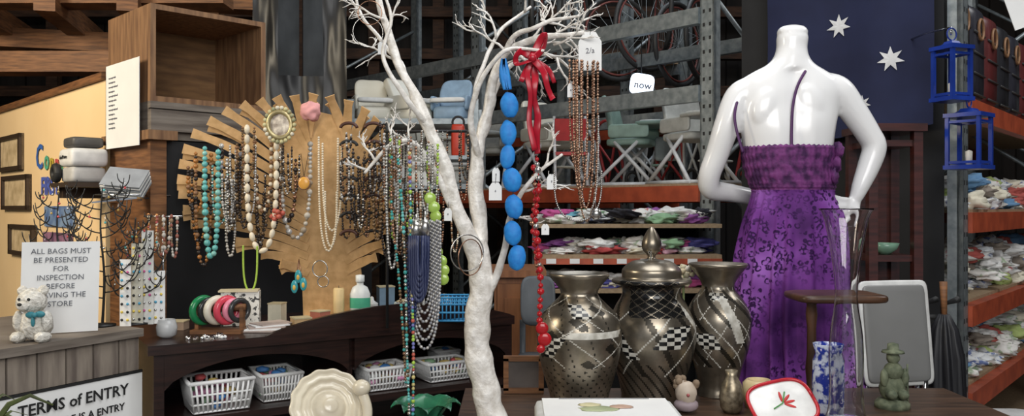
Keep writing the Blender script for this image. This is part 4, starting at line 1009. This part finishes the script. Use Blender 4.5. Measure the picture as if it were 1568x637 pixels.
# folded pushchair frames leaning along the rack
random.seed(77)
b=B('folded_pushchair_frames')
for i in range(9):
    l=.2+.17*i;q=Q(l,.68+R(-.04,.04),lv+.005);t=C(.5,.52,.53,.3) if i%3 else C(.4,.04,.04,.4);w=R(.1,.2);h=R(.36,.5);lean=R(-.1,.1)
    A=Vector((qd[0],qd[1],0));p0=q-A*w/2;p1=q+A*w/2
    b.tube(cr([p0+Vector((0,0,.015)),p0+Vector((lean,0,h*.8)),q+Vector((lean,0,h)),p1+Vector((lean,0,h*.8)),p1+Vector((0,0,.015))],5),.011,t,8)
    b.tube([p0+Vector((0,0,.02)),p1+Vector((lean,0,h*.7))],.009,t,6);b.tube([p1+Vector((0,0,.02)),p0+Vector((lean,0,h*.7))],.009,t,6)
    b.torus(q+Vector((0,0,.06)),.045,.012,INK,Matrix.Rotation(R(0,3),3,'Z'),18,6)
    if i%2:b.rbox(q+Vector((lean*.6,0,h*.6)),(w,.04,.16),random.choice([C(.12,.14,.3,.8),C(.03,.03,.03,.8),C(.3,.34,.34,.8)]),.4)
b.done()
b=B('baby_gear_shelf')
y=4.6;x0=P(548,0,y).x;x1=P(742,0,y).x
for z in(1.62,1.98):b.box(((x0+x1)/2,y+.25,z),(x1-x0,.5,.03),GALV)
for x in(x0,x1):
    for yy in(y,y+.5):b.box((x,yy,1.05),(.04,.04,2.1),GALV)
b.done()
b=B('baby_seat')
for u,z,col,a in((582,1.997,CRW,.3),(640,1.997,CRW,.9),(708,1.997,C(.25,.36,.48),-.2),(650,1.637,CRW,.5),(705,1.637,C(.6,.6,.56),0),(590,1.637,C(.12,.12,.12),0)):
    q=P(u,0,y+.2);q.z=z;Mz=Matrix.Rotation(a,3,'Z')
    b.rbox(q+Vector((0,0,.04)),(.2,.24,.08),col,.5,rot=Mz);b.rbox(q+Mz@Vector((0,.1,.15)),(.19,.24,.05),col,.7,rot=Mz@Matrix.Rotation(1.05,3,'X'),bow=.04)
    b.rbox(q+Mz@Vector((0,-.12,.11)),(.2,.06,.025),C(.7,.7,.68),.6,rot=Mz)
    for sx in(-1,1):b.rbox(q+Mz@Vector((sx*.1,0,.1)),(.03,.2,.08),col,.6,rot=Mz)
b.done()
b=B('red_toolbox');q=P(716,0,4.35);q.z=CZ-(245-325)/F*4.35;b.rbox(q+Vector((0,0,.08)),(.07,.12,.17),C(.6,.05,.02,.4),.3);b.torus(q+Vector((0,0,.18)),.03,.006,INK);b.box(q+Vector((0,0,-.012)),(.2,.3,.02),GALV);b.box((q.x+.08,q.y+.14,(q.z-.02)/2),(.03,.03,q.z-.02),GALV);b.done()
b=B('red_folding_chair');q=Q(.95,.06,lv);RC=C(.4,.025,.025,.5);b.box(q+Vector((-.1,0,.36)),(.2,.02,.14),RC,Matrix.Rotation(.2,3,'X'));b.box(q+Vector((-.1,-.06,.2)),(.2,.14,.02),RC)
for sx in(-.2,.0):b.tube([q+Vector((sx,.06,.45)),q+Vector((sx,-.1,0))],.01,C(.6,.6,.6));b.tube([q+Vector((sx,-.12,.2)),q+Vector((sx,.1,0))],.01,C(.6,.6,.6))
b.done()
b=B('hanging_bicycle_wheels')
for i,(u,v) in enumerate(((965,60),(1010,45),(1060,70),(1095,60),(900,30),(840,20),(1035,20))):
    q=P(u,v,6.1);Mz=Matrix.Rotation(.4+.2*i,3,'Z');b.torus(q,.3,.018,C(.03,.03,.03),Mz,32,6);b.torus(q,.27,.008,C(.2,.06,.05,.3),Mz,32,5);
    for k in range(8):a=k*PI/8;b.tube([q+Mz@Vector((.27*math.cos(a),0,.27*math.sin(a))),q-Mz@Vector((.27*math.cos(a),0,.27*math.sin(a)))],.002,GALV,4)
b.done()
EM=mat('sign_reflection_glow',(.75,.86,1.),(.7,.82,1.),.5,emit=2.4)  # emission stands in for the bright mirrored sign reflection
b=B('open_sign_reflection');q=P(1003,132,5.9);Ms=Matrix.Rotation(.15,3,'Y');b.rbox(q,(.17,.15,.03),EM,.5,rot=Ms@Matrix.Rotation(PI/2,3,'X'));b.box(q+Vector((0,.02,0)),(.17,.012,.15),INK,Ms);b.text('now',q+Vector((.0,-.018,-.03)),(1,0,-.15),(.15,0,1),.07,C(.05,.06,.1),off=.001,align='CENTER');b.tube([q+Vector((0,.02,.08)),q+Vector((0,.02,1.2))],.004,INK);b.done()  # glowing panel in place of an open sign's reflection, letters mirrored

# ================================================================ LIGHTS
def area(name,loc,tgt,size,e,col=(1,1,1),sy=None):
    l=bpy.data.lights.new(name,'AREA');l.energy=e;l.color=col;l.size=size
    if sy:l.shape='RECTANGLE';l.size_y=sy
    o=bpy.data.objects.new(name,l);o.location=loc;o.rotation_euler=(Vector(tgt)-Vector(loc)).to_track_quat('-Z','Y').to_euler();bpy.context.collection.objects.link(o)
area('doorway_light',(.6,-1.6,3.0),(0.2,3,1.1),3.0,128,(1,.985,.96),2.0)
area('left_fill',(-3.1,1.9,2.7),(-2.3,4.1,1.5),.9,66,(1,.87,.66))  # unseen warm fill added to brighten the beige partition
area('skylight_light',(.5,2.0,4.4),(.4,2.6,0),2.0,70,(.96,.98,1))
area('back_fill',(1.0,5.8,4.4),(.6,5.6,0),2.,38,(.85,.92,1))  # cool fill added to lift the dark back area; ceiling is unbroken
area('right_skylight',(3.6,3.2,4.2),(2.4,4.2,1),1.2,38,(1,1,1))
w=bpy.data.worlds.new('World');bpy.context.scene.world=w;w.use_nodes=True
bg=w.node_tree.nodes['Background'];bg.inputs[0].default_value=(.8,.88,1,1);bg.inputs[1].default_value=.42
try:
    bpy.context.scene.view_settings.view_transform='Standard'
except Exception as ex:print(ex)
cam=bpy.data.cameras.new('camera');cam.sensor_width=36;cam.lens=F/1600*36;cam.clip_start=.05
o=bpy.data.objects.new('camera',cam);o.location=(0,0,CZ);o.rotation_euler=(PI/2,0,0);bpy.context.collection.objects.link(o);bpy.context.scene.camera=o
